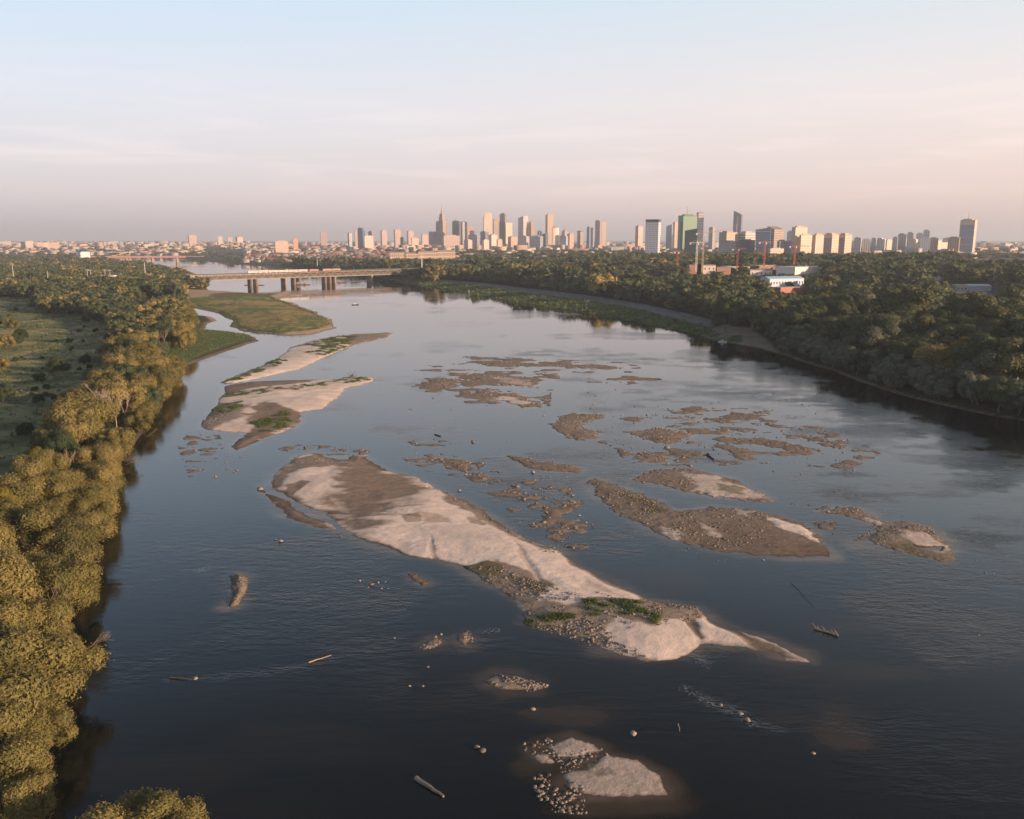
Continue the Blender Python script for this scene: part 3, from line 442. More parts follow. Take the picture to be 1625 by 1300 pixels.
# ------------------------------------------------------------ water
def band(P, line, w):
    A = GP(line); d = np.full(len(P), 1e9)
    for a, b in zip(A[:-1], A[1:]):
        e = b-a; t = np.clip(((P-a)@e)/(e@e), 0, 1); q = P-a-t[:, None]*e; d = np.minimum(d, np.hypot(q[:, 0], q[:, 1]))
    return ss(w, 0, d)
def build_water():
    nr, nc = 620, 620; P = polar(8, 5600, nr, 66, nc)
    n1 = fbm(P[:, 0]/14+P[:, 1]/30, P[:, 1]/6, 77, 6); n2 = fbm(P[:, 0]/45, P[:, 1]/60, 78, 4); d = np.full(len(P), -1e9); near = P[:, 1] < 900
    for p in BARS:
        lo = p.min(0)-14; hi = p.max(0)+14; m = ((P > lo) & (P < hi)).all(1)
        if m.any(): d[m] = np.maximum(d[m], sdf(P[m], p))
    shoal = ss(-4.5, 0, d+(n1-.5)*6)*.75
    for px, py, rx, ry, a in [(1378, 872, 42, 24, .9), (1340, 860, 20, 20, .5), (1060, 915, 70, 18, .35), (1340, 1165, 65, 34, .62), (890, 1132, 75, 18, .6), (1000, 1278, 130, 22, .75), (860, 1215, 40, 50, .5), (500, 858, 50, 14, .3), (1560, 1010, 120, 36, .55), (1430, 990, 110, 14, .45), (1400, 1070, 120, 16, .4), (250, 1240, 140, 40, .22), (520, 1180, 120, 30, .2), (960, 930, 90, 40, .35),
                              (1250, 1140, 40, 12, .4), (700, 1120, 60, 14, .25), (620, 870, 90, 20, .25), (1380, 1060, 80, 16, .25), (545, 925, 70, 20, .2), (400, 1290, 120, 40, .18), (1480, 970, 90, 25, .2), (900, 905, 60, 30, .4), (1240, 1042, 60, 16, .5), (650, 690, 120, 30, .2)]:
        c = G(px, py); ex = abs(G(px+rx, py)[0]-c[0]); ey = abs(G(px, py-ry)[1]-c[1]); q = np.hypot((P[:, 0]-c[0])/ex, (P[:, 1]-c[1])/ey); shoal = np.maximum(shoal, a*.72*ss(1.3, .35, q+(n1-.5)*1.7+(n2-.5)*1.2))
    bx_, by_ = PROJ(P[:, 0], P[:, 1], 0*P[:, 0]); shoal = np.maximum(shoal, (.04+.50*ss(.48, .72, n2)*n1*1.6)*ss(840, 1120, by_)*ss(150, 900, bx_))
    sl, sr = land_s(P); s = np.maximum(sl, sr); shoal = np.maximum(shoal, .5*ss(-5, 0, s)*(P[:, 1] > 250))
    ruf = .12*ss(900, 250, P[:, 1])+.0*n1
    ruf = ruf+.42*ss(.50, .64, n2)*(.35+.65*ss(900, 350, P[:, 1]))
    for ln, w, a in [([(190, 935), (300, 905), (345, 900), (400, 905)], 2.2, .8), ([(270, 1078), (345, 1075), (480, 1060), (560, 1035), (650, 1025), (780, 1000)], 2.6, .7), ([(560, 1060), (700, 1040), (830, 1000)], 5, .4), ([(1075, 1085), (1110, 1105), (1190, 1140), (1240, 1160)], 2.5, 1.), ([(1080, 1025), (1140, 1060)], 3, .7),
                     ([(760, 735), (820, 780), (900, 830), (960, 860)], 22, .8), ([(1000, 640), (1100, 620), (1300, 640), (1500, 700), (1625, 760)], 60, .55), ([(860, 560), (1100, 575), (1300, 600)], 50, .5), ([(940, 800), (1040, 860), (1150, 890)], 8, .4), ([(1300, 780), (1500, 800), (1640, 900)], 40, .45), ([(600, 602), (640, 600), (700, 640)], 20, .4),
                     ([(1000, 1000), (1200, 1100), (1500, 1200)], 26, .35), ([(870, 585), (1050, 605)], 12, .5), ([(590, 606), (650, 612), (720, 590)], 12, .7), ([(640, 730), (700, 735), (740, 760)], 10, .6), ([(1090, 720), (1200, 735), (1340, 750)], 20, .7)]:
        ruf = np.maximum(ruf, a*band(P, ln, w)*ss(.36, .62, n1)*1.35)
    foam = np.zeros(len(P))
    for ln, w in [([(1085, 1092), (1112, 1106), (1125, 1115), (1140, 1118)], 1.2), ([(345, 902), (290, 905)], .7), ([(760, 1000), (790, 1001)], .9), ([(1106, 1045), (1125, 1060)], 1.0), ([(1140, 1118), (1200, 1152)], .8), ([(355, 1078), (420, 1070)], .6), ([(700, 455), (560, 452), (500, 447)], 10), ([(1310, 605), (1330, 606)], 4), ([(640, 448), (720, 457)], 6)]:
        foam = np.maximum(foam, band(P, ln, w)*.9)
    V = np.column_stack([P, np.zeros(len(P))])
    m, N, L, b = mat('river_water'); b.inputs['IOR'].default_value = 1.333
    def at(n): a = N.new('ShaderNodeAttribute'); a.attribute_name = n; return a.outputs['Fac']
    tc = N.new('ShaderNodeTexCoord')
    def mp(sx, sy, rot=0):
        q = N.new('ShaderNodeMapping'); q.inputs['Scale'].default_value = (sx, sy, 1); q.inputs['Rotation'].default_value = (0, 0, rot); L.new(tc.outputs['Object'], q.inputs[0]); return q.outputs[0]
    rip = noise(N, L, 1.0, 3, mp(.9, 2.0, R(35))); rip2 = noise(N, L, 1.0, 4, mp(.22, .5, R(20))); big = noise(N, L, 1.0, 4, mp(.02, .05, R(25)))
    streak = noise(N, L, 1.0, 4, mp(.05, .13, R(24)), rough=.5)
    h = mth(N, L, 'ADD', mth(N, L, 'MULTIPLY', rip, .35), mth(N, L, 'MULTIPLY', rip2, .75))
    r = at('ruffle'); st = mth(N, L, 'MULTIPLY_ADD', r, .80, .018); st = mth(N, L, 'MULTIPLY', st, mth(N, L, 'MULTIPLY_ADD', big, 2.6, -.55))
    bn = N.new('ShaderNodeBump'); bn.inputs['Distance'].default_value = .55; L.new(h, bn.inputs['Height']); L.new(st, bn.inputs['Strength']); L.new(bn.outputs[0], b.inputs['Normal'])
    L.new(mth(N, L, 'MULTIPLY_ADD', r, .10, .03), b.inputs['Roughness'])
    sh = mth(N, L, 'MULTIPLY', at('shoal'), mth(N, L, 'MULTIPLY_ADD', streak, 1.5, .2)); 
    c = ramp(N, L, sh, [(0, (.0055, .0088, .0108)), (.25, (.019, .0155, .0115)), (.6, (.062, .047, .032)), (1, (.17, .125, .085))])
    fz = noise(N, L, 1.0, 6, mp(1.6, 1.6), rough=.7); ff = mth(N, L, 'MULTIPLY', at('foam'), mth(N, L, 'MULTIPLY', mth(N, L, 'SUBTRACT', fz, .5), 7.)); ff.node.use_clamp = True
    mx = N.new('ShaderNodeMix'); mx.data_type = 'RGBA'; L.new(ff, mx.inputs['Factor']); L.new(c, mx.inputs['A']); mx.inputs['B'].default_value = (.45, .45, .45, 1); L.new(mx.outputs['Result'], b.inputs['Base Color'])
    me = npmesh('river', V, gridfaces(nr, nc), m, attrs={'shoal': shoal, 'ruffle': ruf, 'foam': foam}, smooth=True); link('river', me, kind='structure')
build_water()
# ------------------------------------------------------------ stones
def ico():
    t = (1+5**.5)/2; v = np.array([(-1, t, 0), (1, t, 0), (-1, -t, 0), (1, -t, 0), (0, -1, t), (0, 1, t), (0, -1, -t), (0, 1, -t), (t, 0, -1), (t, 0, 1), (-t, 0, -1), (-t, 0, 1)], float); v /= np.linalg.norm(v[0])
    f = np.array([(0, 11, 5), (0, 5, 1), (0, 1, 7), (0, 7, 10), (0, 10, 11), (1, 5, 9), (5, 11, 4), (11, 10, 2), (10, 7, 6), (7, 1, 8), (3, 9, 4), (3, 4, 2), (3, 2, 6), (3, 6, 8), (3, 8, 9), (4, 9, 5), (2, 4, 11), (6, 2, 10), (8, 6, 7), (9, 8, 1)]); return v, f
def subdiv(v, f):
    v = list(map(tuple, v)); c = {}
    def mid(a, b):
        k = (min(a, b), max(a, b))
        if k not in c: p = (np.array(v[a])+np.array(v[b])); p /= np.linalg.norm(p); c[k] = len(v); v.append(tuple(p))
        return c[k]
    o = []
    for a, b, d in f: x, y, z = mid(a, b), mid(b, d), mid(d, a); o += [(a, x, z), (b, y, x), (d, z, y), (x, y, z)]
    return np.array(v), np.array(o)
def stone_mat():
    m, N, L, b = mat('river_stone'); a = N.new('ShaderNodeAttribute'); a.attribute_name = 'tint'; oi = N.new('ShaderNodeObjectInfo'); n = noise(N, L, 2.5, 5)
    f = mth(N, L, 'ADD', a.outputs['Fac'], mth(N, L, 'MULTIPLY', oi.outputs['Random'], .5)); f = mth(N, L, 'MULTIPLY_ADD', n, .35, f)
    L.new(ramp(N, L, f, [(.1, (.09, .074, .062)), (.6, (.17, .138, .112)), (1.0, (.30, .245, .20))]), b.inputs['Base Color']); b.inputs['Roughness'].default_value = .85; bump(N, L, b, n, .4, .1); return m
M_STONE = stone_mat()
def build_stones():
    iv, fi = ico(); S = [(x, y, z-.05*s, s*.66, p) for x, y, z, s, p in STONES]
    rr = np.random.default_rng(5); S.sort(key=lambda q: -q[3]/math.hypot(q[0], q[1]))
    v2, f2 = subdiv(iv, fi); protos = []
    for k in range(6):
        n = vn(v2[:, 0]*1.6+k*9, v2[:, 1]*1.6+v2[:, 2]*1.9, 90+k); n2 = vn(v2[:, 0]*4+k, v2[:, 2]*4+v2[:, 1]*3, 95+k); vv = v2*(.62+.55*n+.16*n2)[:, None]*np.array([1, .78, .6]); protos.append(npmesh('boulder', vv, f2, M_STONE, attrs={'tint': np.full(len(vv), .2+.07*k)}))
    for px, py, s, ph in SINGLES:
        s = s*.72
        x, y = G(px, py); o = link('boulder', protos[rr.integers(6)], None, (x, y, .12*s)); o.scale = (s*1.1,)*3; o.rotation_euler = (0, 0, rr.random()*6); prop(o, ('Rounded river boulder, '+ph), 'boulder', 'boulders in the river')
    NI = 300-len(SINGLES)
    for x, y, z, s, p in S[:NI]:
        o = link('boulder', protos[rr.integers(6)], None, (x, y, z+.25*s)); o.scale = (s*(1+.3*rr.random()), s, s*(.8+.3*rr.random())); o.rotation_euler = (rr.normal()*.2, rr.normal()*.2, rr.random()*6)
        prop(o, 'weathered river stone lying among similar ones '+p, 'boulder', 'stones '+p)
    T = S[NI:]; n = len(T); A = np.array([t[:4] for t in T]); an = rr.random(n)*6.28; sx = A[:, 3]*(1+.4*rr.random(n)); sy = A[:, 3]*(.7+.3*rr.random(n)); sz = A[:, 3]*(.45+.3*rr.random(n))
    J = rr.normal(1, .16, (n, 12, 1)); v = np.sign(iv[None])*np.abs(iv[None])**.75*J*np.stack([sx, sy, sz], 1)[:, None]; c, s_ = np.cos(an)[:, None], np.sin(an)[:, None]
    V = np.stack([v[..., 0]*c-v[..., 1]*s_, v[..., 0]*s_+v[..., 1]*c, v[..., 2]], -1)+A[:, None, :3]+np.array([0, 0, .1])*A[:, 3][:, None, None]
    Fc = (fi[None]+12*np.arange(n)[:, None, None]).reshape(-1, 3)
    link('loose_stones', npmesh('loose_stones', V.reshape(-1, 3), Fc, M_STONE, attrs={'tint': np.repeat(rr.random(n)*.75, 12)}), None, label='loose grey and brown stones strewn over the gravel bars', cat='stones', kind='stuff')
    print('stones', len(S))
build_stones()

# ------------------------------------------------------------ trees
def cards(C, Nn, size, asp, rr):
    n = len(C); t = np.cross(Nn, rr.normal(size=(n, 3))); t /= np.linalg.norm(t, axis=1)[:, None]+1e-9; b = np.cross(Nn, t)
    a = (size*asp)[:, None]*t; b = size[:, None]*b; k = (size*.25)[:, None]*Nn
    return np.stack([C-a, C-b*.6-k, C+a, C+b*.6-k], 1)
def crown(seed, nl, nleaf, leaf, R0=.42, zc=.56, rz=.44, lob=(.12, .20), core=True, droop=0.):
    """crown of unit height: lobes of leaf clusters in an uneven dome; returns V,F(quads),tint"""
    rr = np.random.default_rng(seed); d = rr.normal(size=(nl, 3)); d /= np.linalg.norm(d, axis=1)[:, None]; d[:, 2] = np.where(d[:, 2] < -.55, -d[:, 2], d[:, 2])
    rad = .55+.50*rr.random(nl)**.7; c = d*rad[:, None]*np.array([R0, R0, rz])*(.82+.36*rr.random((nl, 1))); c[:, 2] += zc; lr = lob[0]+(lob[1]-lob[0])*rr.random(nl)
    w = lr**2; w /= w.sum(); k = rr.choice(nl, int(nleaf*1.9), p=w); u = rr.normal(size=(len(k), 3)); u /= np.linalg.norm(u, axis=1)[:, None]
    u[:, 2] = np.where((u[:, 2] < -.3) & (rr.random(len(k)) < .6), -u[:, 2], u[:, 2])
    rad = lr[k]*(.80+.30*rr.random(len(k))**.8+(rr.random(len(k)) < .12)*.28*rr.random(len(k)))*(1+.25*(vn(u[:, 0]*3+k, u[:, 1]*3+u[:, 2]*2, seed)-.5)); P = c[k]+u*rad[:, None]; P[:, 2] -= droop*rr.random(len(k))*lr[k]
    dd = np.linalg.norm(P[:, None]-c[None], axis=2)/lr[None]; dd[np.arange(len(k)), k] = 9; ok = (dd.min(1) > .72) & (P[:, 2] > .02); P = P[ok][:nleaf]; u = u[ok][:nleaf]; k = k[ok][:nleaf]
    Nn = u*1.0+rr.normal(size=u.shape)*.34; Nn /= np.linalg.norm(Nn, axis=1)[:, None]; Q = cards(P, Nn, leaf*(.6+.8*rr.random(len(P))), 1.5, rr)
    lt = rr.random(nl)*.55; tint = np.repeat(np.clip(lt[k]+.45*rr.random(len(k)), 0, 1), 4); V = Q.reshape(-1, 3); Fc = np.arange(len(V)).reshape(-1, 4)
    if core:
        iv, fi = ico(); cv = (iv[None]*(lr*.80)[:, None, None]+c[:, None]).reshape(-1, 3); cf = (fi[None]+12*np.arange(nl)[:, None, None]).reshape(-1, 3); cf = np.column_stack([cf, cf[:, 2]])
        # cores as quads built of pairs: split each triangle at its middle edge
        a, b, d3 = cf[:, 0], cf[:, 1], cf[:, 2]; mid = (cv[a]+cv[d3])/2; mi_ = len(cv)+np.arange(len(a)); cv = np.concatenate([cv, mid]); q = np.stack([a, b, d3, mi_], 1)
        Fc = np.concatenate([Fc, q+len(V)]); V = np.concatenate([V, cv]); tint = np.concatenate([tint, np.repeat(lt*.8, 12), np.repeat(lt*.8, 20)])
    return V, Fc, tint
def trunkmesh(seed, lean=.05, limbs=7, spread=.25, top=.75, r=.022, matl=None, name='trunk'):
    rr = random.Random(seed); mb = MB(); p = Vector((0, 0, -.03)); pts = [p]
    for i in range(5): p = p+Vector((rr.uniform(-lean, lean), rr.uniform(-lean, lean), (top+.03)/5)); pts.append(p)
    for i in range(5): mb.beam(pts[i], pts[i+1], r*(1-i*.17), r*(1-(i+1)*.17), 6)
    for j in range(limbs):
        i = rr.randint(1, 4); a = pts[i].lerp(pts[i+1 if i < 5 else i], rr.random()); an = rr.uniform(0, 6.28); l = spread*rr.uniform(.6, 1.1); b = a+Vector((math.cos(an)*l*.6, math.sin(an)*l*.6, l*.7)); c = b+Vector((math.cos(an)*l*.3, math.sin(an)*l*.3, l*.6))
        mb.beam(a, b, r*.42, r*.26, 5); mb.beam(b, c, r*.26, r*.1, 4)
        mb.beam(b, b+Vector((rr.uniform(-.1, .1), rr.uniform(-.1, .1), l*.5)), r*.2, r*.07, 4)
    return mb.mesh(name, matl or M_BARK)
SPEC = {  # kind: material, crown arguments
 'willow': (M_WILLOW, dict(R0=.55, zc=.48, rz=.46, lob=(.12, .26), droop=.3)),
 'grey': (M_GREY, dict(R0=.46, zc=.50, rz=.47, lob=(.10, .19), droop=.5)),
 'poplar': (M_POPLAR, dict(R0=.32, zc=.56, rz=.44, lob=(.09, .16))),
 'oak': (M_GREEN, dict(R0=.46, zc=.56, rz=.42, lob=(.12, .20))),
 'shrub': (M_DARK, dict(R0=.62, zc=.46, rz=.46, lob=(.16, .28))),
 'golden': (M_YEL, dict(R0=.40, zc=.54, rz=.44, lob=(.10, .17)))}
LOD = [(28, 17000, .0125), (26, 7500, .019), (20, 760, .055), (15, 230, .09), (10, 90, .14)]
_cr = {}
def crown_mesh(kind, lod, var):
    k = (kind, lod, var)
    if k not in _cr:
        nl, n, lf = LOD[lod]; V, Fc, t = crown(hash_(kind)+lod*31+var*7, nl, n, lf, **SPEC[kind][1]); _cr[k] = (V, Fc, t, npmesh('crown', V, Fc, SPEC[kind][0], attrs={'tint': t}) if lod < 2 else None)
    return _cr[k]
def hash_(s): return sum(ord(c)*(i+3) for i, c in enumerate(s))
_tk = {}
def trunk(kind, var):
    k = (kind, var)
    if k not in _tk: _tk[k] = trunkmesh(var*13+hash_(kind), .05, 8, .26 if kind != 'poplar' else .16, .72, .026 if kind != 'shrub' else .012)
    return _tk[k]
TN = {'willow': 'willow_tree', 'grey': 'willow_tree', 'poplar': 'poplar_tree', 'oak': 'broadleaf_tree', 'shrub': 'shrub', 'golden': 'golden_tree'}
TA = {'willow': 'olive willow', 'grey': 'grey-green willow', 'poplar': 'yellow-tinged poplar', 'oak': 'dark broadleaf tree', 'shrub': 'dark rounded shrub', 'golden': 'golden-leaved tree'}
def tree_thing(x, y, z, h, kind, label, group, wide=1., lod=None, var=None):
    d = math.hypot(x, y); lod = lod if lod is not None else (0 if d < 330 else 1); var = var if var is not None else int(RT.integers(4 if lod == 0 else 3))
    e = empty(TN[kind], (x, y, z-.2), RT.random()*6.28); e.scale = (h*wide, h*wide, h); prop(e, label, 'shrub' if kind == 'shrub' else 'tree', group)
    c = link('crown', crown_mesh(kind, lod, var)[3], e); t = link('trunk', trunk(kind, var), e); return e
RT = np.random.default_rng(12)
BELT = [(-260, 800), (0, 728), (60, 705), (95, 660), (112, 610), (150, 585), (198, 560), (214, 520), (200, 500), (250, 472), (330, 462), (345, 500), (330, 620), (260, 760), (220, 800), (200, 1000), (400, 1700), (-500, 1900), (-500, 900)]
MEADT = [(-40, 500), (20, 482), (60, 478), (122, 480), (166, 492), (184, 522), (188, 560), (150, 585), (112, 610), (95, 660), (60, 705), (0, 728), (-60, 740), (-60, 640), (14, 625), (16, 580), (-10, 570), (40, 560), (40, 515), (0, 505)]
BARE = [(150, 662, 17), (163, 672, 19), (175, 678, 20), (186, 684, 19), (198, 676, 17), (250, 560, 15), (262, 556, 15), (110, 770, 14), (95, 1000, 12)]
OPEN = [  # places that must stay visible: x0, x1, highest tree top, up to this distance
    (1088, 1308, 437, 1420), (1218, 1282, 466, 1120), (1474, 1502, 449, 1380), (1396, 1424, 458, 1180), (1508, 1592, 474, 1190), (1526, 1760, 414, 2950), (612, 738, 411, 2500), (1276, 1310, 445, 1200), (655, 682, 426, 1900), (148, 190, 456, 1050), (120, 142, 408, 2400), (165, 330, 413, 3050)]
def forest():
    T = []   # x,y,z,h,kind,wide
    for r0, r1, sp in ((60, 330, 12.), (330, 640, 10.8), (640, 1150, 11.5), (1150, 2100, 15.5), (2100, 3500, 21)):
        half = r1*.68; nx = int(2*half/sp); ny = int((r1-r0)/sp)+2; X, Y = np.meshgrid(np.arange(nx)*sp-half, r0*.8+np.arange(int((r1-r0*.8)/sp))*sp)
        X = X+RT.uniform(-.42, .42, X.shape)*sp; Y = Y+RT.uniform(-.42, .42, X.shape)*sp; P = np.stack([X.ravel(), Y.ravel()], 1); d = np.hypot(P[:, 0], P[:, 1]); P = P[(d >= r0) & (d < r1)]
        sl, sr = land_s(P); s = np.maximum(sl, sr); z = hgt(P, sl, sr); bx, by = PROJ(P[:, 0], P[:, 1], z)
        ok = (s > 1.0) & (bx > -170) & (bx < 1900)
        P, sl, sr, z, bx, by = [a[ok] for a in (P, sl, sr, z, bx, by)]; n = len(P); left = sl > sr
        cl = fbm(P[:, 0]/30, P[:, 1]/30, 123, 3); u = RT.random(n)
        h = np.where(left, 9.5+6*cl+3*u, np.where(sr < 28, 8.5+5*u+3*cl, 9+26*np.clip(cl-.25, 0, 1)*(.35+u)+4*u)); dd = np.hypot(P[:, 0], P[:, 1])
        h = np.where(left & (by > 560), 8+10*u, h); h = np.where(left & (by <= 560), 8+8*cl+3*u, h)
        h = np.where(dd > 1150, h*1.12, h)
        tx, ty = PROJ(P[:, 0], P[:, 1], z+h*.92)
        belt = left & inpoly(tx, ty, BELT); mead = left & (by > 474) & ~belt & ~((tx > 60) & (tx < 215) & (sdf(np.stack([tx, ty], 1), MEADT) < 0))
        mead |= left & (by > 474) & (bx < 60) & (ty > 470) & (ty < 735)
        ok = ~mead
        ok &= ~(left & (by > 560) & (sdf(P, SPITG) > -1)) & ~(left & (sdf(P, GP([(296, 464), (470, 458), (540, 520), (440, 540), (360, 525), (340, 560), (306, 575), (300, 530), (300, 500)])) > -2))
        for q in (QUAY, GREENB, LANDING, GP([(1510, 461), (1580, 459), (1592, 482), (1530, 492), (1505, 480)], 8)): ok &= sdf(P, q) < -3
        # river-side of the quay stays open
        ok &= ~((~left) & (bx > 630) & (bx < 1210) & (sr < 26) & (by < 545))
        for a, b, hh in BARE:
            q = G(a, b, 2); ok &= ~((np.abs(P[:, 0]-q[0]*P[:, 1]/q[1]) < 7) & (P[:, 1] < q[1]+3) & (P[:, 1] > q[1]-36))
        # the city line
        cityl = np.interp(bx, [0, 330, 420, 700, 1050, 1250, 1500, 1700], [2900, 3100, 2500, 2480, 2500, 2300, 2500, 2500]); ok &= P[:, 1] < cityl
        ymin = np.interp(bx, [-200, 0, 150, 330, 420, 620, 735, 1060, 1260, 1530, 1800], [398, 398, 401, 408, 404, 405, 400, 401, 403, 400, 402])
        for x0, x1, ym, Dm in OPEN:
            ymin = np.where((bx > x0-6) & (bx < x1+6) & (P[:, 1] < Dm), np.maximum(ymin, ym), ymin)
        # lower those that would stand above the line
        zt = CAMZ-(ymin-HORIZ)/F*P[:, 1]; h2 = np.minimum(h, zt-z); ok &= h2 > 4.0; h = h2
        if r0 >= 640: # glades
            ok &= ~((vn(P[:, 0]/55, P[:, 1]/80, 55) > .86) & (by < 470))
        P, sl, sr, z, h, left, by, bx, cl, tx, ty = [a[ok] for a in (P, sl, sr, z, h, left, by, bx, cl, tx, ty)]; u = RT.random(len(P)); u2 = RT.random(len(P))
        for i in range(len(P)):
            if left[i]:
                if by[i] > 560: k = 'willow' if u[i] < .88 else ('golden' if u[i] < .90 else 'oak')
                elif inpoly(tx[i:i+1], ty[i:i+1], BELT)[0]: k = 'willow' if u[i] < .75 else 'oak'
                else: k = 'oak' if u[i] < .55 else ('willow' if u[i] < .75 else ('poplar' if u[i] < .92 else 'shrub'))
            else:
                if sr[i] < 30 and P[i, 1] < 900: k = 'grey' if u[i] < .86 else 'oak'
                else: k = 'oak' if u[i] < .50 else ('poplar' if u[i] < .80 else ('grey' if u[i] < .94 else 'golden' if u2[i] < .25 else 'willow'))
            wide = (.85+.35*u2[i] if left[i] else 1.0+.5*u2[i]) if k in ('willow', 'grey', 'oak') else (1.+.5*u2[i])
            if k == 'poplar': wide *= 1.25
            T.append((P[i, 0], P[i, 1], z[i], h[i], k, wide, sl[i], sr[i], bx[i], by[i], left[i]))
    return T
T = forest()
def front_row():
    L_ = GP([(a, b) for a, b in LEFT_SHORE if b > 588]); o = []
    for a, b in zip(L_[:-1], L_[1:]):
        n = max(1, int(np.linalg.norm(b-a)/7.5)); nrm = np.array([-(b-a)[1], (b-a)[0]])/np.linalg.norm(b-a)
        for i in range(n):
            for k in (0,):
                p = a+(b-a)*(i+RT.random())/n+nrm*(RT.uniform(.6, 3.2)+k*7); q = p[None]; sl, sr = land_s(q); z = float(hgt(q, sl, sr)[0]); bx, by = PROJ(p[0], p[1], z)
                if z < .05: z = .1
                o.append((p[0], p[1], z, RT.uniform(6.5, 13.5)+2*k, 'willow' if RT.random() < .93 else 'oak', RT.uniform(.95, 1.3), max(.5, float(sl[0])), float(sr[0]), float(bx), float(by), True))
    return [t for t in o if not any(abs(t[0]-G(a, b, 2)[0]*t[1]/G(a, b, 2)[1]) < 5 and -3 < G(a, b, 2)[1]-t[1] < 30 for a, b, hh in BARE[:5])]
FR = front_row(); T = [t for t in T if not (t[10] and t[9] > 588 and t[6] < 6)]+FR; print('trees', len(T), len(FR))
vis = [t for t in T if -170 < t[8] < 1680 and (t[9] < 1800)]
vis.sort(key=lambda t: -t[3]/math.hypot(t[0], t[1]))
MEADSHR = [(51, 489, 5, 'shrub', 'small round shrub at the top left of the meadow'), (67, 481, 6, 'shrub', 'wide dark shrub beside the pale path at the meadow top'), (25, 494, 4, 'shrub', 'low shrub below the pale path at left'), (150, 491, 8, 'shrub', 'dark tall shrub at the upper right of the meadow'), (135, 512, 5, 'shrub', 'round shrub left of the dark thicket'),
           (194, 497, 9, 'oak', 'dark broad tree at the meadow top right corner'), (186, 528, 9, 'oak', 'dark tree at the right edge of the meadow'), (172, 543, 6, 'shrub', 'dark shrub in front of the edge tree of the meadow'), (92, 592, 8.5, 'shrub', 'largest lone dark bush with lit top in the middle of the meadow'), (136, 578, 5.5, 'shrub', 'small dark bush by the belt in the meadow'),
           (66, 606, 4.5, 'shrub', 'low dark bush left below the largest meadow bush'), (27, 546, 7, 'shrub', 'dark bush by the left frame edge in the meadow'), (78, 499, 3, 'shrub', 'tiny bush standing beside the winding track'), (10, 552, 9, 'willow', 'olive tree at the left frame edge above the meadow bush'), (6, 640, 9, 'oak', 'dark tree cut by the left frame edge beside the meadow'),
           (0, 590, 8, 'willow', 'sunlit tree at the left frame edge mid meadow'), (40, 690, 5, 'shrub', 'shaded bush at the lower end of the meadow'), (205, 512, 9, 'shrub', 'large dark thicket at the top right meadow edge'), (212, 545, 8, 'shrub', 'dark thicket between meadow and willow belt'), (178, 508, 8, 'oak', 'dark leafy tree above the right meadow thickets'), (163, 482, 9, 'oak', 'dark tree at the far right corner of the meadow'), (100, 482, 8, 'oak', 'broad tree behind the meadow left of the olive brown one'), (20, 522, 9, 'willow', 'olive willow at the far left edge by the upper meadow'), (-4, 520, 11, 'oak', 'tall tree mostly cut by the left frame edge'), (34, 540, 8, 'shrub', 'olive shrub below the far left willow'),
           (60, 640, 4, 'shrub', 'faint bush in the dark lower meadow'), (110, 545, 3.5, 'shrub', 'small bush in the centre of the meadow'), (153, 526, 2.5, 'shrub', 'tiny upright bush right of the meadow track'), (112, 500, 4, 'shrub', 'low bush in the upper middle of the meadow'), (85, 668, 4, 'shrub', 'dim bush in the shaded meadow bottom'), (125, 478, 9, 'oak', 'olive brown tree behind the meadow top')]
rs = random.Random(8); extra = sorted([(rs.uniform(0, 150), rs.uniform(485, 690)) for _ in range(60)], key=lambda q: q[1]); extra = [q for q in extra if inpoly(np.array([q[0]]), np.array([q[1]]), MEADT)[0]][:34]
MEADSHR += [(a, b, rs.uniform(1.2, 3.2), 'shrub', 'small wild bush in the meadow grass, %s of these from the top' % ordw(i+1)) for i, (a, b) in enumerate(extra)]
for px, py, h, k, lb in MEADSHR:
    x, y = G(px, py, 3.5); tree_thing(x, y, H1(x, y), h, k, lb, 'shrubs and trees around the meadow', 1.0, 0 if k != 'shrub' else 1)
x, y = G(14, 880, 2); tree_thing(x, y, H1(x, y), 15, 'golden', 'golden yellow poplar-like tree at the left frame edge', None, .8, 0, 0)
x, y = G(60, 745, 4); tree_thing(x, y, H1(x, y), 9, 'golden', 'yellow-green round bush tree among olive willows at left', None, 1.2, 0, 1)
x, y = G(235, 1345, 4); tree_thing(x, y, .8, 9.5, 'willow', 'olive willow crown cut by the bottom frame edge', None, 1.25, 0, 2)
x, y = G(1150, 530, 2); tree_thing(x, y, H1(x, y), 22, 'oak', 'tall dark tree alone at the end of the grey quay', None, .95, 1, 0)
ni = 300-36-4
vis.sort(key=lambda t: -t[3]/math.hypot(t[0], t[1])*(1.6 if min(abs(t[6]), abs(t[7])) < 16 else 1)); ind = [t for t in vis if t[10]][:160]+[t for t in vis if not t[10]][:ni-160]; ids = set(id(t) for t in ind)
def seg(t):
    if t[10]:
        return 'near' if t[9] > 900 else ('middle' if t[9] > 640 else 'far')
    return 'near' if t[8] > 1430 else ('middle' if t[8] > 1290 else 'far')
lf = sorted([t for t in ind if t[10] and t[6] < 7.5], key=lambda t: t[1]); rf = sorted([t for t in ind if not t[10] and t[7] < 13], key=lambda t: -t[1])
lab = {}; RK = {}
for i, t in enumerate(lf): lab[id(t)] = ('%s on the left waterline, %s front tree counted from the bottom' % (TA[t[4]], ordw(i+1)), 'trees in the front row on the left bank')
for i, t in enumerate(rf): lab[id(t)] = ('%s on the right waterline, %s front tree from the sandy landing' % (TA[t[4]], ordw(i+1)), 'trees in the front row on the right bank')
